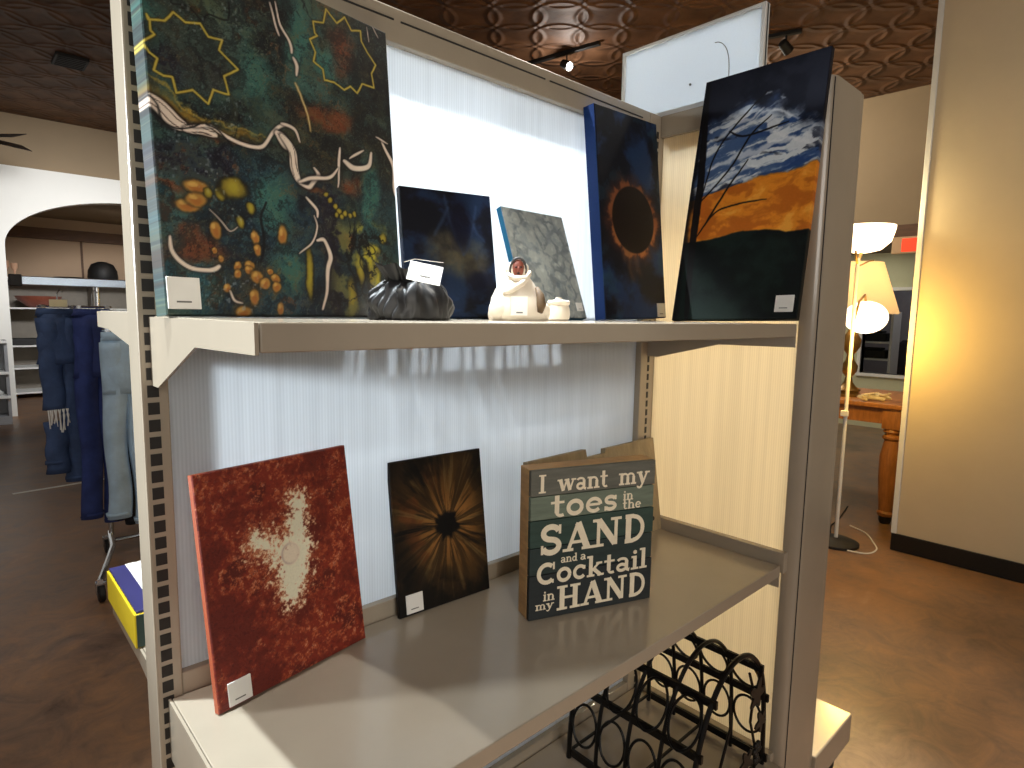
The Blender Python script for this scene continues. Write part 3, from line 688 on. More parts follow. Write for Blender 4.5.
# ------------------------------------------------------------------ slab-serif lettering for the wooden sign
def arc(cx, cy, rx, ry, a0, a1, n=14):
    return [(cx + rx * math.cos(math.radians(a0 + (a1 - a0) * k / n)), cy + ry * math.sin(math.radians(a0 + (a1 - a0) * k / n))) for k in range(n + 1)]
def ser(x, y, w=.30, t=.085): return ([(x - w / 2, y), (x + w / 2, y)], t)
XH = .66
def glyph(c):
    """strokes (points, width) in units of the cap height, and the advance"""
    K, T, S = .19, .085, .085
    h = S / 2
    G = {
     'I': ([([(.24, 0), (.24, 1)], K), ser(.24, h, .42), ser(.24, 1 - h, .42)], .56),
     'w': ([([(.13, XH), (.32, .04)], K), ([(.32, .04), (.5, XH)], T), ([(.5, XH), (.68, .04)], K), ([(.68, .04), (.87, XH)], T), ser(.12, XH - h, .28), ser(.5, XH - h, .26), ser(.88, XH - h, .26)], 1.0),
     'a': ([(arc(.27, .50, .19, .13, 160, 0), .11), ([(.46, .52), (.46, .08), (.58, h)], .16), (arc(.26, .20, .17, .15, 30, 330), .13)], .64),
     'n': ([([(.17, 0), (.17, XH)], .17), (arc(.36, .44, .19, .17, 180, 0), .11), ([(.55, .44), (.55, 0)], .17), ser(.17, h, .32), ser(.55, h, .32), ser(.11, XH - h, .2)], .74),
     't': ([([(.2, .92), (.2, .16)], .17), (arc(.33, .17, .13, .13, 180, 310), .11), ser(.22, XH - h, .42)], .48),
     'm': ([([(.17, 0), (.17, XH)], .16), (arc(.33, .45, .16, .16, 180, 0), .1), ([(.49, .45), (.49, 0)], .16), (arc(.65, .45, .16, .16, 180, 0), .1), ([(.81, .45), (.81, 0)], .16), ser(.17, h, .28), ser(.49, h, .26), ser(.81, h, .28), ser(.11, XH - h, .2)], .99),
     'y': ([([(.14, XH), (.34, .03)], K), ([(.56, XH), (.34, .03), (.24, -.2)], .1), (arc(.15, -.16, .09, .08, 0, -200), .11), ser(.14, XH - h, .3), ser(.57, XH - h, .26)], .68),
     'o': ([(arc(.30, .33, .215, .275, 0, 360, 24), .15)], .62),
     'e': ([(arc(.30, .33, .215, .275, 0, 320, 22), .13), ([(.1, .35), (.5, .35)], .09)], .60),
     's': ([(arc(.25, .47, .15, .14, 20, 250, 12) + arc(.25, .19, .16, .14, 80, -160, 12), .13), ([(.42, XH), (.42, .46)], .07), ([(.08, 0), (.08, .2)], .07)], .52),
     'i': ([([(.17, 0), (.17, XH)], .17), ser(.17, h, .32), ser(.12, XH - h, .2), (arc(.17, .86, .045, .045, 0, 360, 10), .09)], .36),
     'h': ([([(.17, 0), (.17, 1)], .17), (arc(.36, .44, .19, .17, 180, 0), .11), ([(.55, .44), (.55, 0)], .17), ser(.17, h, .3), ser(.55, h, .3), ser(.11, 1 - h, .2)], .74),
     'd': ([([(.48, 0), (.48, 1)], .17), (arc(.28, .31, .2, .25, 40, 320, 18), .13), ser(.55, h, .22), ser(.42, 1 - h, .2)], .70),
     'c': ([(arc(.30, .33, .21, .275, 45, 320, 18), .14), ([(.46, .62), (.46, .44)], .11)], .56),
     'k': ([([(.17, 0), (.17, 1)], .17), ([(.2, .26), (.5, XH - .03)], .09), ([(.3, .34), (.56, .03)], .16), ser(.17, h, .3), ser(.57, h, .26), ser(.5, XH - h, .24), ser(.11, 1 - h, .2)], .70),
     'l': ([([(.17, 0), (.17, 1)], .17), ser(.17, h, .32), ser(.11, 1 - h, .2)], .35),
     'S': ([(arc(.33, .73, .21, .22, 15, 255, 14) + arc(.33, .27, .22, .23, 75, -165, 14), .17), ([(.57, 1.0), (.57, .68)], .075), ([(.09, 0), (.09, .32)], .075)], .68),
     'A': ([([(.14, .04), (.40, .98)], .11), ([(.40, .98), (.68, .04)], .21), ([(.24, .3), (.58, .3)], .09), ser(.13, h, .3), ser(.70, h, .36)], .84),
     'N': ([([(.16, 0), (.16, 1)], .11), ([(.16, .97), (.66, .05)], .2), ([(.68, 0), (.68, 1)], .11), ser(.16, h, .32), ser(.12, 1 - h, .26), ser(.68, 1 - h, .32)], .86),
     'D': ([([(.2, 0), (.2, 1)], .19), ([(.1, h), (.34, h)] + arc(.34, .5, .3, .44, -85, 85, 16) + [(.34, 1 - h), (.1, 1 - h)], .13), ([(.62, .3), (.62, .7)], .1)], .80),
     'C': ([(arc(.40, .5, .30, .42, 50, 315, 20), .17), ([(.66, 1.0), (.66, .66)], .08), ([(.64, .02), (.64, .2)], .06)], .76),
     'H': ([([(.2, 0), (.2, 1)], .19), ([(.66, 0), (.66, 1)], .19), ([(.2, .5), (.66, .5)], .09)] + [ser(x, z, .36) for x in (.2, .66) for z in (h, 1 - h)], .88),
     ' ': ([], .30)}
    return G[c]
def word_mesh(text, x0, x1, z0, cap, y=-.0006, th=.0011, slope=0.0):
    """letters fitted between x0 and x1 on baseline z0"""
    adv = 0; items = []
    for ch in text:
        st, a = glyph(ch); items.append((adv, st)); adv += a
    sx = (x1 - x0) / adv
    mb = MB()
    for k, (off, st) in enumerate(items):
        for j, (pts, w) in enumerate(st):
            P = [Vector(((x0 + (off + p[0]) * sx), z0 + p[1] * cap)) for p in pts]
            n = len(P); Lf = []; Rt = []
            ww = w * (cap * .5 + sx * .5)
            for i in range(n):
                t = P[min(i + 1, n - 1)] - P[max(i - 1, 0)]
                if t.length < 1e-9: t = Vector((1, 0))
                t.normalize(); nn = Vector((-t.y, t.x)) * ww / 2
                Lf.append(P[i] + nn); Rt.append(P[i] - nn)
            dy = y - .00004 * j
            for i in range(n - 1):
                q = [Lf[i], Lf[i + 1], Rt[i + 1], Rt[i]]
                mb.prism([tuple(v) for v in q], lambda a, z: (a, dy, z), lambda a, z: (a, dy + th, z))
    return mb
def build_sign():
    w, h, th = .285, .302, .05
    x, y = .583, -.198
    r = thing('wooden_sign', 'wooden box sign of green planks lettered about toes in the sand and a cocktail', 'sign', (x, y, -.5788), math.radians(-20.2))
    pal = mat('raw_pine', (196, 156, 104), .6, var=.2, scale=14, stretch=(1, 1, 4))
    b = MB(); b.box(0, w, .011, th, 0, h, .0015); b.build('box_frame', pal, r)
    pc = [((38, 44, 46), 0, .302), ((42, 56, 54), .302, .486), ((50, 72, 64), .486, .668), ((112, 124, 108), .668, .826), ((104, 104, 94), .826, 1.0)]
    for k, (c, a, e) in enumerate(pc):
        m = mat('plank_paint', c, .6, var=.22, scale=10, stretch=(1, 1, 8), bump=.2, bscale=80)
        b = MB(); b.box(.0005, w - .0005 - (.002 if k % 2 else 0), .0, .011, a * h + .0008, e * h - .0008, .0012); b.build('plank', m, r)
    ink = mat('cream_lettering', (250, 234, 206), .6, var=.08, scale=60)
    def wd(t, u0, u1, v0, v1): word_mesh(t, u0 * w, u1 * w, v0 * h, (v1 - v0) * h).build('lettering', ink, r)
    wd('I', .055, .125, .848, .968); wd('want', .20, .60, .846, .968); wd('my', .685, .945, .846, .968)
    wd('toes', .150, .690, .682, .835); wd('in', .728, .815, .738, .806); wd('the', .726, .885, .676, .742)
    wd('SAND', .068, .950, .438, .628); wd('and', .238, .372, .365, .420); wd('a', .392, .440, .365, .420)
    wd('Cocktail', .052, .960, .236, .380); wd('in', .108, .200, .122, .190); wd('my', .050, .192, .066, .122); wd('HAND', .212, .968, .042, .206)
    # notched board behind
    g = mat('weathered_board', (158, 140, 108), .7, var=.25, scale=10, stretch=(3, 1, 1), bump=.2)
    mt = Matrix.Translation((.757, -.051, -.5788)) @ Matrix.Rotation(math.radians(-1.9), 4, 'Z') @ Matrix.Rotation(math.radians(-9.2), 4, 'X')
    W, H = .485, .258
    rt = thing('notched_board', 'weathered wooden board with a notched top edge leaning behind the lettered sign', 'board', matrix=mt)
    poly = [(0, 0), (W, 0), (W, H), (W * .57, H - .004), (W * .565, H - .016), (W * .42, H - .018), (W * .415, H + .004), (0, H)]
    b = MB(); b.prism(poly, lambda a, z: (a, 0, z), lambda a, z: (a, .016, z)); b.build('board', g, rt)
    b = MB(); b.lathe([(.006, 0), (.006, .001)], n=16, m=Matrix.Translation((W - .035, -.0004, .035)) @ Matrix.Rotation(PI / 2, 4, 'X')); b.build('screw_hole', M['slot'], rt)

# ------------------------------------------------------------------ small things on the upper shelf
def blobmesh(name, rings, material, parent, sub=1):
    b = MB(); b.rings(rings); o = b.build(name, material, parent, True, 180)
    return o
def ell(cx, cy, z, rx, ry, n=28, f=None):
    out = []
    for k in range(n):
        a = 2 * PI * k / n; q = f(a, z) if f else 1.0
        out.append((cx + rx * q * math.cos(a), cy + ry * q * math.sin(a), z))
    return out
def build_smalls():
    T = .0072
    # white figurine of a seated robed woman
    white = mat('glazed_ceramic', (222, 210, 192), .35, var=.03)
    skin = mat('terracotta_face', (132, 66, 48), .5, var=.08)
    brown = mat('brown_hair_braid', (88, 66, 40), .7, var=.3, scale=80)
    r = thing('figurine', 'white ceramic figurine of a seated woman wrapped in a robe with a brown face', 'figurine', (.517, -.22, T), math.radians(-38)); r.scale = (.78, .80, .92)
    P = [(.0, .066, .046), (.012, .070, .050), (.026, .066, .050), (.042, .056, .045), (.058, .047, .038), (.070, .038, .032), (.078, .030, .027), (.084, .025, .025)]
    def fold(a, z): return 1 + .03 * math.sin(3 * a + z * 90) * (1 if z > .01 else .3)
    b = MB(); b.rings([ell(.004 if z < .03 else 0, 0, z, rx, ry, 36, fold) for z, rx, ry in P])
    b.ball((.052, -.01, .018), .022, (1, 1, .9)); b.ball((-.038, -.022, .020), .026, (1, .9, .85))
    b.build('robe', white, r, True, 180)
    b = MB(); b.rings([ell(0, .002 - (z - .08) * .05, z, rx, ry, 28) for z, rx, ry in [(.078, .022, .022), (.086, .0245, .024), (.094, .0265, .025), (.102, .025, .0235), (.108, .019, .018), (.1115, .009, .008)]])
    b.build('hood', white, r, True, 180)
    b = MB(); b.ball((0, -.0145, .0955), .0155, (.95, .75, 1.12)); b.ball((0, -.0265, .094), .0036, (1, 1, 1.5)); f = b.build('face', skin, r, True, 180)
    b = MB()
    for sx in (-1, 1): b.ball((sx * .0055, -.0252, .0985), .0021, (1.4, .7, .6), 8, 6)
    b.ball((0, -.0262, .0875), .0028, (1.5, .6, .5), 8, 6); b.build('features', M['dark'], f, True)
    b = MB(); b.tube([(.017 * math.sin(t), -.0165 - .003 * math.cos(t), .0955 + .0195 * math.cos(t)) for t in [k * PI * 1.25 / 18 - PI * .62 for k in range(19)]], .0026, 8); b.build('hair', mat('grey_hair', (62, 58, 58), .6), f, True)
    b = MB(); b.tube([(-.024, -.020, .086), (-.008, -.032, .077), (.016, -.033, .078), (.026, -.022, .090)], [.004, .005, .005, .004], 10)
    b.tube([(.026, -.020, .086), (.010, -.036, .070), (-.016, -.040, .056), (-.034, -.034, .050)], [.004, .006, .006, .003], 10); b.build('shawl', white, r, True, 180)
    b = MB(); b.tube([(.040, -.026, .062), (.048, -.033, .046), (.050, -.038, .030), (.047, -.042, .016)], [.004, .009, .011, .006], 10); b.build('braid', brown, r, True, 180)
    b = MB(); b.box(-.018, .018, -.0545, -.0535, .010, .044); b.mi = 1; b.box(-.006, .008, -.055, -.0545, .014, .0165); b.build('price_label', [M['label'], M['ink']], r)
    # little white jar
    j = thing('jar', 'tiny white lidded jar standing to the right of the figurine', 'jar', (.629, -.215, T)); j.scale = (1.12, 1.12, 1.16)
    b = MB(); b.lathe([(.015, 0), (.0185, .003), (.0195, .011), (.0185, .020), (.0165, .0255)], n=28); b.build('body', white, j, True)
    b = MB(); b.lathe([(.0178, .0255), (.0188, .0275), (.0188, .0315), (.0165, .033), (.006, .034), (.005, .0375)], n=28); b.build('lid', white, j, True)
    # gathered black pouch with swing tag
    vel = mat('black_satin', (24, 24, 26), .45, var=.2, spec=.5)
    r = thing('pouch', 'gathered shiny black fabric pouch with a white swing tag, in front of the swirled painting', 'pouch', (.291, -.235, T)); r.scale = (.93, .93, .93)
    rs = []
    for k in range(15):
        t = k / 14; z = .060 * t
        rr = .066 * math.sqrt(max(0, 1 - (abs(t - .30) / .78) ** 2.4)) + .004
        ph = 1.7 * t
        rs.append([((rr * (1 + .09 * math.sin(19 * a + 2 * ph + 1.2 * math.sin(3 * a)) * t + .06 * math.sin(5 * a + 9 * t) + .05 * math.sin(31 * a - 6 * t + math.sin(4 * a))) * math.cos(a)), rr * .62 * (1 + .12 * math.sin(13 * a + ph) * t) * math.sin(a), max(0, z + .006 * math.sin(7 * a + 2) * t * (1 if t < .99 else 0))) for a in [2 * PI * q / 150 for q in range(150)]])
    b = MB(); b.rings(rs); b.build('bag', vel, r, True, 180)
    b = MB(); b.rings([[((.018 + .016 * t) * (1 + .22 * math.sin(9 * a)) * math.cos(a) - .012 - .012 * t, (.012 + .008 * t) * (1 + .2 * math.sin(9 * a + 1)) * math.sin(a), .046 + .036 * t + .004 * math.sin(5 * a) * t) for a in [2 * PI * q / 54 for q in range(54)]] for t in [k / 5 for k in range(6)]], cap=False); b.build('ruffle', vel, r, True, 180)
    mt = Matrix.Translation((-.010, -.052, .071)) @ Matrix.Rotation(math.radians(-30), 4, 'Z') @ Matrix.Rotation(math.radians(-34), 4, 'X') @ Matrix.Rotation(math.radians(13), 4, 'Y')
    b = MB(); b.box(-.026, .024, -.0006, .0006, -.018, .017, 0, mt); b.mi = 1; b.box(-.008, .008, -.0012, -.0008, -.008, -.006, 0, mt); b.build('swing_tag', [M['label'], M['ink']], r)
    b = MB(); b.tube([(-.034, -.030, .087), (-.020, -.038, .092), (.008, -.045, .090), (.024, -.050, .089)], .0009, 6); b.build('tag_string', M['chrome'], r)

# ------------------------------------------------------------------ wine rack on the base deck
def build_rack():
    r = thing('wine_rack', 'black wrought metal wine rack with arched bars and rings on the bottom deck', 'wine rack', (1.04, -.24, -1.0898))
    ox, oy, oz = 1.04, -.24, -1.0898
    k = M['blackmetal']
    prof = [(.868, -1.089), (.872, -1.0), (.886, -.92), (.915, -.845), (.955, -.79), (1.0, -.758), (1.05, -.748), (1.10, -.758), (1.145, -.79), (1.178, -.835), (1.198, -.90), (1.21, -1.0), (1.214, -1.089)]
    P = smooth_line(prof, 5)
    ys = [-.068, -.152, -.236, -.320, -.404]
    L = lambda x, y, z: (x - ox, y - oy, z - oz)
    for i, y in enumerate(ys):
        b = MB(); b.tube([L(x, y, z) for x, z in P], .0062 if i in (0, 4) else .005, 8); b.build('arch', k, r, True)
    for x, z in ((.889, -.905), (1.2, -.905), (1.160, -.812), (.94, -.806), (.868, -1.07), (1.214, -1.07)):
        b = MB(); b.box(x - ox - .004, x - ox + .004, ys[0] - oy - .01, ys[-1] - oy - .012 + 2 * 0, z - oz - .009, z - oz + .009)
        b.build('rail', k, r)
    for y in (ys[0], ys[2], ys[4]):
        b = MB(); b.tube([L(.868, y, -1.072), L(1.214, y, -1.072)], .0045, 6); b.build('cross_bar', k, r)
    b = MB(); b.tube([L(.889, ys[0], -.905), L(1.2, ys[0], -.905)], .0045, 6); b.build('cross_bar', k, r)
    def ring(cx, cz, y0, y1, slx, rz):
        yc = (y0 + y1) / 2; ry = abs(y1 - y0) / 2 - .006
        b = MB(); b.tube([L(cx + slx * math.sin(a), yc + ry * math.cos(a), cz + rz * math.sin(a)) for a in [2 * PI * q / 28 for q in range(28)]], .0034, 6, True); b.build('bottle_ring', k, r, True)
    for y0, y1 in zip(ys, ys[1:]):
        ring(.905, -.855, y0, y1, .028, .05); ring(.874, -.985, y0, y1, .008, .05)
        ring(1.180, -.850, y0, y1, -.025, .048); ring(1.209, -.975, y0, y1, -.006, .05)
    # scroll, leaves and grapes on the near end
    y = ys[-1] - .006
    b = MB(); b.tube([L(1.16, y, -1.08), L(1.15, y, -1.0), L(1.12, y, -.93), L(1.13, y, -.86), L(1.10, y, -.80)], .0035, 6)
    b.tube([L(.95, y, -1.08), L(.98, y, -.98), L(1.02, y, -.9), L(1.01, y, -.82)], .0035, 6); b.build('vine_scroll', k, r, True)
    gm = mat('dark_bronze_leaf', (40, 38, 36), .45, metal=.4, var=.3)
    def leaf(cx, cz, s, rot):
        o = []
        for q in range(40):
            a = 2 * PI * q / 40; rr = s * (.72 + .28 * math.cos(5 * a)) * (1 - .12 * math.cos(a))
            o.append((cx + rr * math.cos(a + rot), cz + rr * math.sin(a + rot)))
        b = MB(); b.prism(o, lambda a, z: L(a, y - .008, z), lambda a, z: L(a, y - .004, z)); b.build('leaf', gm, r)
    leaf(1.135, -.865, .040, -1.2); leaf(1.165, -.945, .030, -.4); leaf(1.10, -1.02, .036, .8)
    b = MB()
    for px, pz in ((1.145, -1.0), (1.158, -1.0), (1.151, -1.012), (1.140, -1.013), (1.163, -1.013), (1.150, -1.026), (1.157, -1.038), (1.147, -1.04)): b.ball(L(px, y - .006, pz), .0075, (1, .8, 1), 10, 8)
    b.build('grape_cluster', gm, r, True)

# ------------------------------------------------------------------ behind the shelving, left
def build_box():
    r = thing('games_box', 'long yellow box with a navy lid and a white sheet lying behind the left upright', 'box', (.014, .295, -.6328))
    yel = mat('yellow_card', (214, 186, 30), .45, var=.05); nav = mat('navy_card', (46, 44, 92), .4, var=.1); gre = mat('green_card', (36, 62, 56), .5, var=.2)
    b = MB(); b.box(.0, .32, 0, .27, 0, .068, .002); b.build('box_side', yel, r)
    b = MB(); b.box(.004, .316, .003, .267, .068, .074, .002); b.build('lid', nav, r)
    b = MB(); b.box(.035, .29, .05, .265, .0735, .0752); b.build('paper_sheet', M['white'], r)
    b = MB(); b.box(.003, .318, -.0015, .0, .002, .067); b.build('printed_end', gre, r)
    b = MB(); b.box(.02, .06, -.0022, -.0012, .036, .05); b.build('printed_patch', yel, r)

def jeans(name, label, mt, denim, top, length, wx, wy, group, torn=False, tagm=None, seed=0, spread=.02):
    r = thing(name, label, 'jeans', matrix=Matrix.Translation((mt[0], mt[1], top - length)) @ Matrix.Rotation(mt[2], 4, 'Z'))
    rs = random.Random(seed); ph = [rs.random() * 6 for _ in range(4)]
    def tubep(cx, cx2, z0, z1, rx0, rx1, ry0, ry1, n=16):
        out = []
        for k in range(n + 1):
            t = k / n; z = z0 + (z1 - z0) * t; c = cx + (cx2 - cx) * t
            rx = rx0 + (rx1 - rx0) * t; ry = ry0 + (ry1 - ry0) * t
            q = []
            for j in range(24):
                a = 2 * PI * j / 24
                f = 1 + .07 * math.sin(3 * a + 5 * t + ph[0]) + .05 * math.sin(2 * a - 9 * t + ph[1])
                q.append((c + rx * f * math.cos(a) + .006 * math.sin(11 * t + ph[2]), ry * f * math.sin(a), z))
            out.append(q)
        return out
    L = length; cr = L * .70
    b = MB(); b.rings(tubep(0, 0, L - .03, cr - .01, wx * .46, wx * .50, wy * .95, wy * 1.0, 8)); b.build('hip', denim, r, True, 180)
    for s in (-1, 1):
        b = MB(); c0, c1 = s * wx * .22, s * (wx * .24 + spread)
        low = 0 if s > 0 else .04
        if torn and s < 0:
            b.rings(tubep(c0, c1, L - .05, L * .43, wx * .27, wx * .25, wy * .98, wy * .8)); b.rings(tubep(c1, c1, L * .36, .06, wx * .26, wx * .27, wy * .8, wy * .8, 8))
        else:
            b.rings(tubep(c0, c1, L - .05, low, wx * .28, wx * .26, wy * .98, wy * .75, 22))
        leg = b.build('leg', denim, r, True, 180)
        b = MB(); b.rings(tubep(c1, c1, low + .03 + (.06 if torn and s < 0 else 0), low + .012 + (.06 if torn and s < 0 else 0), wx * .27, wx * .275, wy * .8, wy * .8, 1)); b.build('hem', denim, leg, True, 180)
        if torn and s < 0:
            fr = MB()
            for k in range(11):
                x = c1 + (k - 5) * wx * .045
                fr.tube([(x, -wy * .78, L * .435), (x + .008 * math.sin(k * 3), -wy * .9, L * .40), (x + .004 * math.cos(k * 5), -wy * .8, L * (.33 + .03 * math.sin(k * 7)))], .0035, 5)
            fr.build('torn_threads', M['white'], leg)
    b = MB(); b.rings(tubep(0, 0, L, L - .04, wx * .45, wx * .47, wy * .98, wy * 1.0, 2)); b.build('waistband', denim, r, True, 180)
    h = MB(); h.tube([(-wx * .45, 0, L + .01), (wx * .45, 0, L + .01)], .006, 6)
    h.tube([(0, 0, L + .01), (0, 0, L + .075), (.012, 0, L + .098), (.026, 0, L + .085)], .003, 6)
    for s in (-1, 1): h.box(s * wx * .34 - .01, s * wx * .34 + .01, -.014, .014, L - .03, L + .018)
    h.build('hanger', M['chrome'], r)
    if tagm: b = MB(); b.box(-wx * .3, wx * .1, -wy * 1.3, -wy * 1.3 + .002, L + .008, L + .045); b.build('size_tag', tagm, r)
    return r
def build_rail():
    r = thing('garment_rack', 'chrome wheeled clothes rail hung with jeans behind the shelving', 'clothes rack', (.40, 2.75, FL))
    b = MB(); b.box(-.33, .55, .19, .235, 1.485, 1.53, .004); b.build('top_bar', M['chrome'], r)
    b = MB(); b.box(-.365, -.315, .18, .245, 1.478, 1.537, .004); b.build('end_cap', M['dark'], r)
    for x, y in ((.0, .212), (.52, .212)):
        b = MB(); b.tube([(x, y, .10), (x, y, 1.49)], .013, 10); b.build('post', M['chrome'], r, True)
    b = MB(); b.tube([(.03, .212, 1.36), (.03, -.46, 1.36)], .009, 8); b.build('side_arm', M['chrome'], r, True)
    b = MB(); b.tube([(0, .26, .105), (-.03, .0, .105), (-.16, -.46, .105)], .014, 8); b.tube([(0, .1, .105), (.52, .1, .105)], .012, 8); b.tube([(.52, .26, .105), (.52, -.46, .105)], .014, 8); b.build('base_bar', M['chrome'], r, True)
    for x, y in ((-.02, .22), (-.155, -.44), (.52, .22), (.52, -.42)):
        b = MB(); b.lathe([(.036, -.014), (.042, -.008), (.042, .008), (.036, .014)], n=20, m=Matrix.Translation((x, y, .042)) @ Matrix.Rotation(PI / 2, 4, 'Y')); c = b.build('caster', M['dark'], r, True)
        b = MB(); b.box(x - .022, x + .022, y - .016, y + .016, .082, .100, .003); b.box(x - .022, x - .017, y - .01, y + .01, .04, .09); b.build('caster_fork', M['chrome'], c)
    ind = mat('indigo_denim', (58, 78, 116), .85, var=.35, scale=7, bump=.2); ind2 = mat('deep_denim', (44, 60, 118), .85, var=.4, scale=6, bump=.2)
    blk = mat('black_denim', (16, 19, 30), .85, var=.3, scale=6); lt = mat('bleached_denim', (176, 204, 226), .85, var=.22, scale=6, bump=.2)
    cr = mat('cream_tag', (220, 214, 180), .6)
    g = 'jeans hanging on the wheeled rail'
    jeans('jeans', 'dark indigo jeans with a torn frayed knee, leftmost on the clothes rail', (.225, 2.97, .25), ind, .01, .93, .20, .05, g, True, cr, 1, -.005)
    jeans('jeans', 'bright indigo jeans on the rail, just right of the torn pair', (.367, 2.90, .1), ind2, .01, 1.17, .19, .05, g, False, None, 2, .008)
    jeans('jeans', 'nearly black jeans showing as a strip between the indigo and the bleached pairs', (.43, 2.72, .2), blk, -.09, 1.05, .12, .04, g, False, None, 3, .0)
    jeans('jeans', 'bleached light blue jeans hanging nearest to the shelving', (.425, 2.50, -.15), lt, -.10, .97, .19, .05, g, False, None, 5, .012)

def build_far_left():
    # shelf unit seen through the arch
    grey = mat('grey_melamine', (120, 112, 100), .6, var=.08)
    r = thing('shelf_unit', 'low white edged shelf unit against the wall beyond the arch', 'shelf', (1.2, 10.9, FL))
    b = MB(); b.box(-.85, 1.4, .2, .24, .04, 1.80); b.build('back', grey, r)
    for z in (.10, .47, .80, 1.36, 1.80):
        b = MB(); b.box(-.85, 1.4, -.36, .2, z - .025, z, .003); b.build('shelf_board', M['white'], r)
    for x in (-.87, .33, 1.4):
        b = MB(); b.box(x, x + .03, -.34, .22, 0, 1.8); b.build('side_panel', grey, r)
    red = mat('copper_glaze', (150, 84, 66), .35, var=.2)
    y = 10.72
    t = thing('bowl', 'wide copper coloured bowl on the shelf beyond the arch', 'bowl', (.86, y, FL + 1.3605))
    b = MB(); b.lathe([(.10, 0), (.16, .03), (.26, .12), (.29, .17), (.27, .17), (.15, .05), (.02, .03)], n=32); b.build('vessel', red, t, True)
    t = thing('bowl_stand', 'black oval tray under the copper bowl', 'tray', (.86, y, FL + 1.36)); bpy.data.objects.remove(t)
    def prop(nm, label, cat, x, z, prof, m, yy=y):
        b = MB(); b.lathe(prof, n=20); o = b.build(nm, m, None, True); o.location = (x, yy, z); tag(o, label, cat); return o
    prop('hat', 'round black hat on top of the shelf unit beyond the arch', 'hat', 1.70, FL + 1.8002, [(.19, 0), (.21, .05), (.20, .16), (.15, .26), (.06, .30), (.01, .305)], M['dark'])
    pk = mat('rose_glass', (214, 170, 140), .2)
    prop('glass', 'pale rose drinking glass at the left end of the top shelf', 'glass', .50, FL + 1.8002, [(.035, 0), (.035, .01), (.012, .02), (.012, .10), (.04, .16), (.042, .24)], pk)
    prop('glass', 'second rose drinking glass, right beside the leftmost one', 'glass', .60, FL + 1.8002, [(.035, 0), (.035, .01), (.012, .02), (.012, .09), (.04, .14), (.042, .21)], pk)
    prop('platter', 'low dark platter lying on the top shelf left of the black hat', 'platter', 1.25, FL + 1.8002, [(.10, 0), (.17, .015), (.20, .035), (.16, .03), (.02, .02)], M['dark'])
    b = MB(); b.box(-.16, .16, -.13, .13, 0, .10, .01); b.box(-.05, .05, -.135, -.13, .03, .06); o = b.build('storage_box', M['dark']); o.location = (.66, y, FL + .8002); tag(o, 'flat black box on the second lowest shelf beyond the arch', 'box')
    prop('dish', 'shallow clear dish on the middle shelf beyond the arch', 'dish', .95, FL + .4702 + .0, [(.08, 0), (.16, .05), (.17, .07), (.10, .03), (.02, .015)], mat('clear_grey_dish', (170, 166, 156), .2))
    # white cabinet beside the left pier of the arch
    r = thing('display_stand', 'grey white display stand at the foot of the arch pillar, cut by the left edge', 'stand', (.02, 8.25, FL))
    gw = mat('grey_white_laminate', (150, 152, 156), .5, var=.1)
    b = MB(); b.box(-.45, .28, -.12, .2, .0, .10, .004); b.build('plinth', gw, r)
    b = MB(); b.box(-.45, .28, .16, .2, .1, .98); b.build('back', gw, r)
    for z in (.34, .62, .98):
        b = MB(); b.box(-.45, .28, -.16, .2, z - .03, z, .004); b.build('shelf_board', M['white'], r)
    b = MB(); b.box(.25, .28, -.12, .2, .1, .98); b.build('side_panel', gw, r)
    # white plastic bag on it
    b = MB(); b.rings([ell(0, 0, .10 * k / 6, .16 * math.sqrt(max(.05, 1 - (k / 6.2) ** 2)), .11 * math.sqrt(max(.05, 1 - (k / 6.2) ** 2)), 24, lambda a, z: 1 + .1 * math.sin(5 * a + z * 60)) for k in range(7)])
    o = b.build('plastic_bag', M['white'], None, True, 180); o.location = (.08, 8.26, FL + .3402); tag(o, 'crumpled white plastic bag on the lower shelf of the left stand', 'bag')
    # white strip in place of a streak of light on the floor
    b = MB(); b.box(-.30, .30, -.018, .018, 0, .003, .001); o = b.build('floor_light_streak', M['white']); o.location = (.37, 4.72, FL); o.rotation_euler = (0, 0, .10); tag(o, 'narrow white strip standing in for a streak of light on the floor left of the torn jeans', 'strip')
    # ceiling fan, mostly out of frame
    f = thing('ceiling_fan', 'dark ceiling fan whose blades poke in at the left edge', 'fan', (.12, 7.6, 1.76))
    fm = mat('dark_fan_blade', (34, 26, 20), .5)
    b = MB(); b.lathe([(.015, .65), (.015, .12), (.09, .10), (.11, .03), (.08, -.04), (.02, -.06)], n=24); b.build('motor', fm, f, True)
    for k in range(5):
        a = math.radians(-46 + 72 * k); m = Matrix.Rotation(a, 4, 'Z') @ Matrix.Rotation(math.radians(24), 4, 'X')
        b = MB(); b.box(.10, .52, -.095, .095, -.004, .004, .003, m); b.build('blade', fm, f)
    # ceiling vent
    v = thing('ceiling_vent', 'small dark square vent in the brown ceiling at upper left', 'vent', (.825, 6.35, CEIL - .03))
    b = MB(); b.box(-.13, .13, -.16, .16, 0, .03, .004); b.build('vent_frame', M['dark'], v)
    for k in range(6):
        b = MB(); b.box(-.11, .11, -.13 + .05 * k, -.11 + .05 * k, -.006, .004); b.build('slat', M['dark'], v)

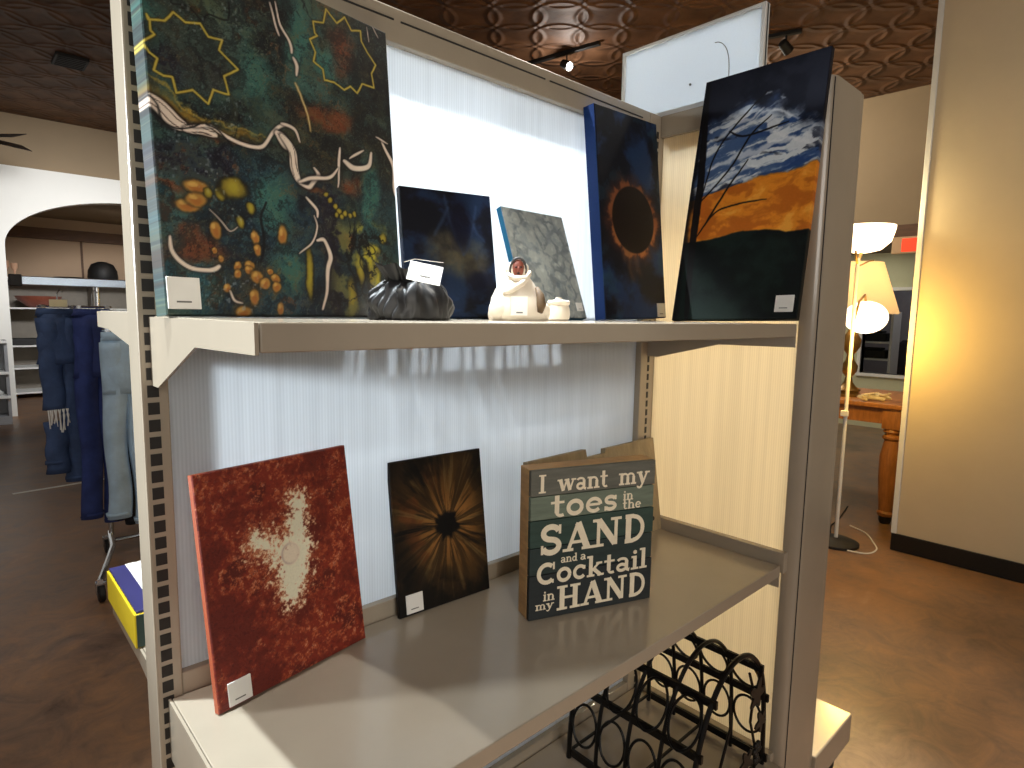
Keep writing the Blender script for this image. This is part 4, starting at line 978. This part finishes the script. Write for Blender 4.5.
# ------------------------------------------------------------------ ceiling lights
def track(label, p0, p1, heads, lit, group='track lights on the tin ceiling'):
    v = Vector(p1) - Vector(p0); L = v.length; a = math.atan2(v.y, v.x)
    r = thing('track_light', label, 'light', (p0[0], p0[1], CEIL - .03), a, group)
    b = MB(); b.box(0, L, -.02, .02, 0, .03, .002); b.build('track', M['dark'], r)
    for t, yaw in heads:
        b = MB(); b.tube([(t, 0, 0), (t, 0, -.06)], .008, 8); b.build('stem', M['dark'], r)
        m = Matrix.Translation((t, 0, -.09)) @ Matrix.Rotation(yaw, 4, 'Z') @ Matrix.Rotation(math.radians(120), 4, 'Y')
        b = MB(); b.lathe([(.02, -.06), (.036, -.05), (.042, .05), (.038, .05), (.034, -.03)], n=20, m=m); h = b.build('lamp_head', M['dark'], r, True)
        b = MB(); b.ball(tuple((m @ Vector((0, 0, .034)))), .034, (1, 1, 1), 16, 10); b.build('bulb', M['bulb'] if lit else M['label'], h, True)
    return r

# ------------------------------------------------------------------ lamps, table and things on the right
def build_right():
    M['bulb'] = emit('lit_bulb', (255, 250, 240), 14)
    track('lit track light above the back panel of the shelving', (4.05, 2.55), (3.92, 3.30), [(.33, math.radians(165))], True)
    track('unlit dark track light behind the white backing board', (4.92, 1.55), (5.02, 1.25), [(.2, 1.0)], False)
    glass = shade_mat('frosted_glass_shade', (255, 240, 214), .6, 5.0)
    # floor lamp with uplighter bowl and side shade
    r = thing('floor_lamp', 'lit torchiere floor lamp with an upward bowl and a second lower shade', 'lamp', (3.75, .288, FL))
    b = MB(); b.lathe([(.13, 0), (.13, .015), (.10, .028), (.02, .04)], n=32); b.build('base', M['dark'], r, True)
    b = MB(); b.tube([(0, 0, .03), (0, 0, 1.74)], .011, 12); b.build('pole', M['white'], r, True)
    b = MB(); b.box(-.035, -.008, -.02, .02, .80, .835, .003); b.build('switch', M['white'], r)
    b = MB(); b.lathe([(.04, 1.775), (.10, 1.79), (.148, 1.835), (.165, 1.90), (.168, 1.925), (.160, 1.925), (.142, 1.84), (.09, 1.80), (.03, 1.79)], n=36, c=(.05, 0, 0)); b.build('bowl_shade', glass, r, True)
    b = MB(); b.tube([(0, 0, 1.70), (.03, 0, 1.75), (.05, 0, 1.79)], .009, 8); b.tube([(0, 0, 1.70), (-.03, .0, 1.735), (-.05, 0, 1.78)], .006, 8); b.tube([(0, 0, 1.69), (.10, -.03, 1.73), (.14, -.04, 1.735)], .005, 8); b.build('bracket', M['brass'], r, True)
    b = MB(); b.tube([(0, 0, 1.35), (.05, -.01, 1.49), (.12, -.015, 1.53), (.155, -.015, 1.47)], .007, 8); b.build('side_arm', M['brass'], r, True)
    b = MB(); b.ball((.165, -.015, 1.395), .112, (1.08, 1.08, .88), 28, 18); b.build('globe_shade', glass, r, True)
    # table with a turned leg
    t = thing('side_table', 'pine table with a turned leg under the fabric shaded lamp', 'table', (4.80, .75, FL))
    tz = .825
    b = MB(); b.box(-.47, .47, -.64, .64, tz - .03, tz, .006); b.build('table_top', M['wood'], t)
    b = MB(); b.box(-.36, .36, -.575, -.555, tz - .14, tz - .03); b.box(-.36, .36, .555, .575, tz - .14, tz - .03); b.box(-.418, -.398, -.51, .51, tz - .14, tz - .03); b.box(.398, .418, -.51, .51, tz - .14, tz - .03); b.build('apron', M['wood'], t)
    for x in (-.385, .385):
        for y in (-.545, .545):
            b = MB(); b.box(x - .055, x + .055, y - .055, y + .055, tz - .17, tz - .03, .004)
            b.lathe([(.046, tz - .17), (.056, tz - .19), (.038, tz - .205), (.058, tz - .225), (.058, tz - .235), (.044, tz - .25), (.064, tz - .36), (.062, tz - .5), (.044, .09), (.054, .075), (.048, .055)], c=(x, y, 0), n=24); lg = b.build('leg', M['wood'], t, True, 35)
            b = MB(); b.lathe([(.030, 0), (.038, .02), (.038, .056)], c=(x, y, 0), n=20); b.build('foot', M['dark'], lg, True)
    # table lamp
    fab = shade_mat('cream_fabric_shade', (252, 234, 196), .55, .35)
    l = thing('table_lamp', 'brass table lamp with a large cream fabric shade on the pine table', 'lamp', (4.62, .57, FL + tz + .0003))
    b = MB(); b.lathe([(.09, 0), (.09, .015), (.07, .03), (.085, .045), (.05, .07), (.03, .10), (.022, .14), (.05, .18), (.055, .22), (.03, .26), (.022, .30), (.06, .36), (.065, .41), (.035, .46), (.018, .50), (.012, .60)], n=28); b.build('lamp_base', M['brass'], l, True)
    b = MB(); b.lathe([(.285, .60), (.165, .96), (.162, .96), (.282, .60)], n=40, cap=False); b.build('lamp_shade', fab, l, True)
    b = MB(); b.tube([(0, 0, .60), (0, 0, .955)], .004, 6); b.tube([(-.162, 0, .95), (.162, 0, .95)], .003, 6); b.tube([(0, -.162, .95), (0, .162, .95)], .003, 6); b.ball((0, 0, .98), .014); b.build('shade_harp', M['brass'], l, True)
    # trailing white garland on the table
    w = MB(); rs = random.Random(4); pts = []
    for k in range(60):
        u = k / 59; pts.append((-.16 + .3 * u + .03 * math.sin(u * 40), .06 * math.sin(u * 23) + .03 * math.sin(u * 57), .012 + .022 * abs(math.sin(u * 17))))
    w.tube(pts, .009, 6); o = w.build('garland', mat('ivory_cord', (216, 204, 168), .6), None, True); o.location = (4.52, .36, FL + tz + .002); tag(o, 'tangle of ivory cord lying on the pine table', 'cord')
    # cords on the floor
    def cord(label, pts, m, rad=.0045):
        b = MB(); b.tube([(p[0], p[1], rad) for p in smooth_line(pts, 8)], rad, 8); o = b.build('power_cord', m, None, True); o.location = (0, 0, FL); tag(o, label, 'cord', 'cords on the floor by the lamp')
    cord('white cord curving across the floor from the lamp base to the wall', [(3.66, .22), (3.70, .10), (3.82, .08), (3.95, .14), (4.08, .22), (4.16, .34)], M['white'])
    cord('dark cord running from behind the lamp base under the table', [(3.87, .36), (4.05, .42), (4.25, .44), (4.6, .5)], M['dark'])
    # exit sign
    e = thing('exit_sign', 'small lit red and white exit sign on the brown beam', 'sign', (7.03, .885, .70))
    b = MB(); b.box(-.02, .028, -.15, .15, 0, .17, .004); b.build('housing', mat('sign_housing', (206, 170, 130), .5), e)
    b = MB(); b.box(-.024, -.019, -.13, .06, .02, .15); b.build('face', emit('red_sign_face', (232, 60, 30), 1.2), e)
    # things placed beyond the opening in place of mirror reflections
    s = thing('storage_shelf', 'white shelf unit seen through the opening in place of a mirror', 'shelf', (9.6, 1.95, FL))
    for y in (-.34, .30):
        b = MB(); b.box(-.18, .18, y, y + .03, 0, 1.5); b.build('side_panel', M['white'], s)
    for z in (.30, .62, .84, 1.08):
        b = MB(); b.box(-.18, .18, -.32, .32, z - .025, z); b.build('shelf_board', M['white'], s)
    for yy, zz, n_ in ((1.90, 1.08, 'uppermost'), (1.90, .84, 'lower')):
        b = MB(); b.box(-.12, .12, -.2, .2, 0, .12, .02); b.box(-.1, .1, -.14, .14, .12, .15, .01); o = b.build('black_bag', M['dark']); o.location = (9.6, yy, FL + zz + .0003); tag(o, 'dark folded bag on the %s shelf seen through the opening in place of a mirror' % n_, 'bag')
    c = thing('office_chair', 'dark high backed chair seen through the opening in place of a mirror', 'chair', (10.25, 1.60, FL)); c.scale = (.7, .62, .86)
    cm = mat('charcoal_upholstery', (44, 42, 48), .7, var=.15)
    b = MB(); b.rings([[(-.02 + .06 * math.cos(a) * (1 - .3 * t), hw * math.copysign(abs(math.sin(a)) ** .7, math.sin(a)), .55 + .72 * t) for a in [2 * PI * q / 32 for q in range(32)]] for t, hw in ((0, .24), (.2, .30), (.5, .33), (.75, .31), (.9, .25), (1, .14))]); b.build('backrest', cm, c, True, 180)
    b = MB(); b.box(-.42, .04, -.27, .27, .42, .53, .04); b.build('seat', cm, c, True)
    b = MB(); b.tube([(-.18, 0, .10), (-.18, 0, .43)], .03, 12); b.build('column', M['chrome'], c, True)
    b = MB()
    for k in range(5):
        a = 2 * PI * k / 5; b.tube([(-.18, 0, .11), (-.18 + .28 * math.cos(a), .28 * math.sin(a), .06)], .016, 8); b.ball((-.18 + .28 * math.cos(a), .28 * math.sin(a), .03), .03, (1, 1, 1), 12, 8)
    b.build('star_base', M['dark'], c, True)

# ------------------------------------------------------------------ light
def spot(name, loc, to, power, col, size=.04, ang=60, blend=.4):
    d = bpy.data.lights.new(name, 'SPOT'); d.energy = power; d.color = col; d.shadow_soft_size = size; d.spot_size = math.radians(ang); d.spot_blend = blend
    o = bpy.data.objects.new(name, d); COL.objects.link(o); o.location = loc
    o.rotation_euler = (Vector(to) - Vector(loc)).to_track_quat('-Z', 'Y').to_euler(); return o
def area(name, loc, to, power, col, sx, sy):
    d = bpy.data.lights.new(name, 'AREA'); d.shape = 'RECTANGLE'; d.size = sx; d.size_y = sy; d.energy = power; d.color = col
    o = bpy.data.objects.new(name, d); COL.objects.link(o); o.location = loc
    o.rotation_euler = (Vector(to) - Vector(loc)).to_track_quat('-Z', 'Y').to_euler(); return o
def point(name, loc, power, col, size=.05):
    d = bpy.data.lights.new(name, 'POINT'); d.energy = power; d.color = col; d.shadow_soft_size = size
    o = bpy.data.objects.new(name, d); COL.objects.link(o); o.location = loc; return o
def build_light():
    cool = (.90, .96, 1.0); warm = (1, .62, .20)
    spot('unseen_spot', (-.36, .26, 2.25), (.02, -.15, -.5), 560, (.84, .95, 1.0), .022, 40)
    spot('unseen_spot', (-1.25, .10, 2.2), (.1, -.1, -.3), 150, (1, .98, .95), .03, 40)
    spot('side_fill', (-4.2, 2.6, .9), (-.06, -.08, .06), 2600, (.88, .96, 1.0), .30, 17, .6)  # unseen spot added at the left to whiten upright and bracket
    spot('rear_fill', (.40, 2.3, 1.15), (.32, .02, .20), 120, cool, .06, 22, .5)  # unseen pair of spots added to backlight the upper panel
    spot('rear_fill', (1.0, 2.3, 1.15), (.88, .02, .20), 165, cool, .06, 22, .5)
    spot('unseen_spot', (.62, .60, 2.3), (.62, .03, -.05), 800, cool, .010, 30)
    spot('unseen_spot', (3.0, .9, 2.2), (1.29, -.05, .67), 500, cool, .05, 13, .6)  # added out of view to brighten the display board
    spot('unseen_spot', (1.7, -2.3, 2.2), (3.9, -1.1, .5), 60, (1, .93, .82), .05, 70, 1.0)  # unseen fill added to lighten the right wall
    spot('unseen_spot', (-.7, -2.7, 2.0), (.62, -.10, -.55), 75, (1, .95, .88), .05, 15, .7)  # unseen front fill added for the lower shelf
    spot('rear_fill', (2.6, 5.6, .7), (.7, .12, -.2), 165, (.78, .9, 1), .25, 26)  # unseen spot in place of daylight behind the lower panel
    spot('unseen_spot', (2.35, -.10, 2.2), (1.42, -.12, -.1), 150, (1, .93, .80), .05, 70)
    spot('unseen_spot', (3.2, -.12, 1.5), (1.36, -.2, -.7), 430, (1, .86, .62), .08, 40)  # second warm spot, unseen, added to lift the lower end panel
    point('floor_lamp_bulb', (3.80, .288, FL + 1.99), 12, (1, .82, .45), .05)
    point('side_shade_bulb', (3.60, .14, FL + 1.30), 21, (1, .60, .12), .08)
    point('table_lamp_bulb', (4.62, .57, FL + .825 + .78), 6, (1, .80, .5), .05)
    spot('unseen_spot', (-1.0, 2.0, 2.25), (-.3, 2.2, -1.3), 62, (1, .9, .8), .05, 80)  # added out of view to lift the floor at the left
    point('track_bulb', (4.0, 2.85, 2.13), 8, (1, .95, .88), .03)
    area('arcade_fill', (1.2, 5.2, 1.9), (1.2, 9, .4), 32, (.97, .98, 1), 2.0, .5).data.spread = math.radians(70)  # unseen area light added to lighten the arch wall
    area('back_room_light', (2.0, 9.9, 1.40), (1.6, 10.8, -.5), 4, (1, .88, .72), 1.0, .5)
    area('far_room_light', (5.6, 2.6, 2.0), (6.6, 1.5, .8), 60, (1, .9, .72), 1.0, 1.0)
    area('alcove_light', (7.9, 1.6, .84), (8.1, 1.6, -1), 9, (1, .92, .74), .8, .8)
    area('opening_room_light', (9.6, 1.2, 1.15), (9.6, 1.2, -1), 6, (.95, .95, 1), 1.0, 1.0)
    area('front_fill', (-1.2, -4.8, 1.0), (.6, 0, -.3), 72, (1, .94, .85), 2.4, 1.6)  # unseen area light added behind the camera as soft fill
    w = bpy.data.worlds.new('World'); SC.world = w; w.use_nodes = True
    w.node_tree.nodes['Background'].inputs['Color'].default_value = (1, .95, .89, 1); w.node_tree.nodes['Background'].inputs['Strength'].default_value = .20

def build_camera():
    c = bpy.data.cameras.new('Camera'); o = bpy.data.objects.new('Camera', c); COL.objects.link(o)
    c.sensor_fit = 'HORIZONTAL'; c.sensor_width = 36; c.lens = 608.1 / 1024 * 36; c.clip_start = .02
    o.location = (-.2148, -.9961, .0181); o.rotation_euler = (1.4567, -.0165, -.7485)
    SC.camera = o

setup_materials()
build_room(); build_gondola(); build_pictures(); build_sign(); build_smalls(); build_rack(); build_box(); build_rail(); build_far_left(); build_right(); build_light(); build_camera()
for o in list(SC.objects):
    if o.parent is None: o.location.z += LIFT
SC.view_settings.view_transform = 'Standard'; SC.view_settings.look = 'None'; SC.view_settings.gamma = 1.0; SC.view_settings.use_curve_mapping = False
SC.view_settings.exposure = 0.0
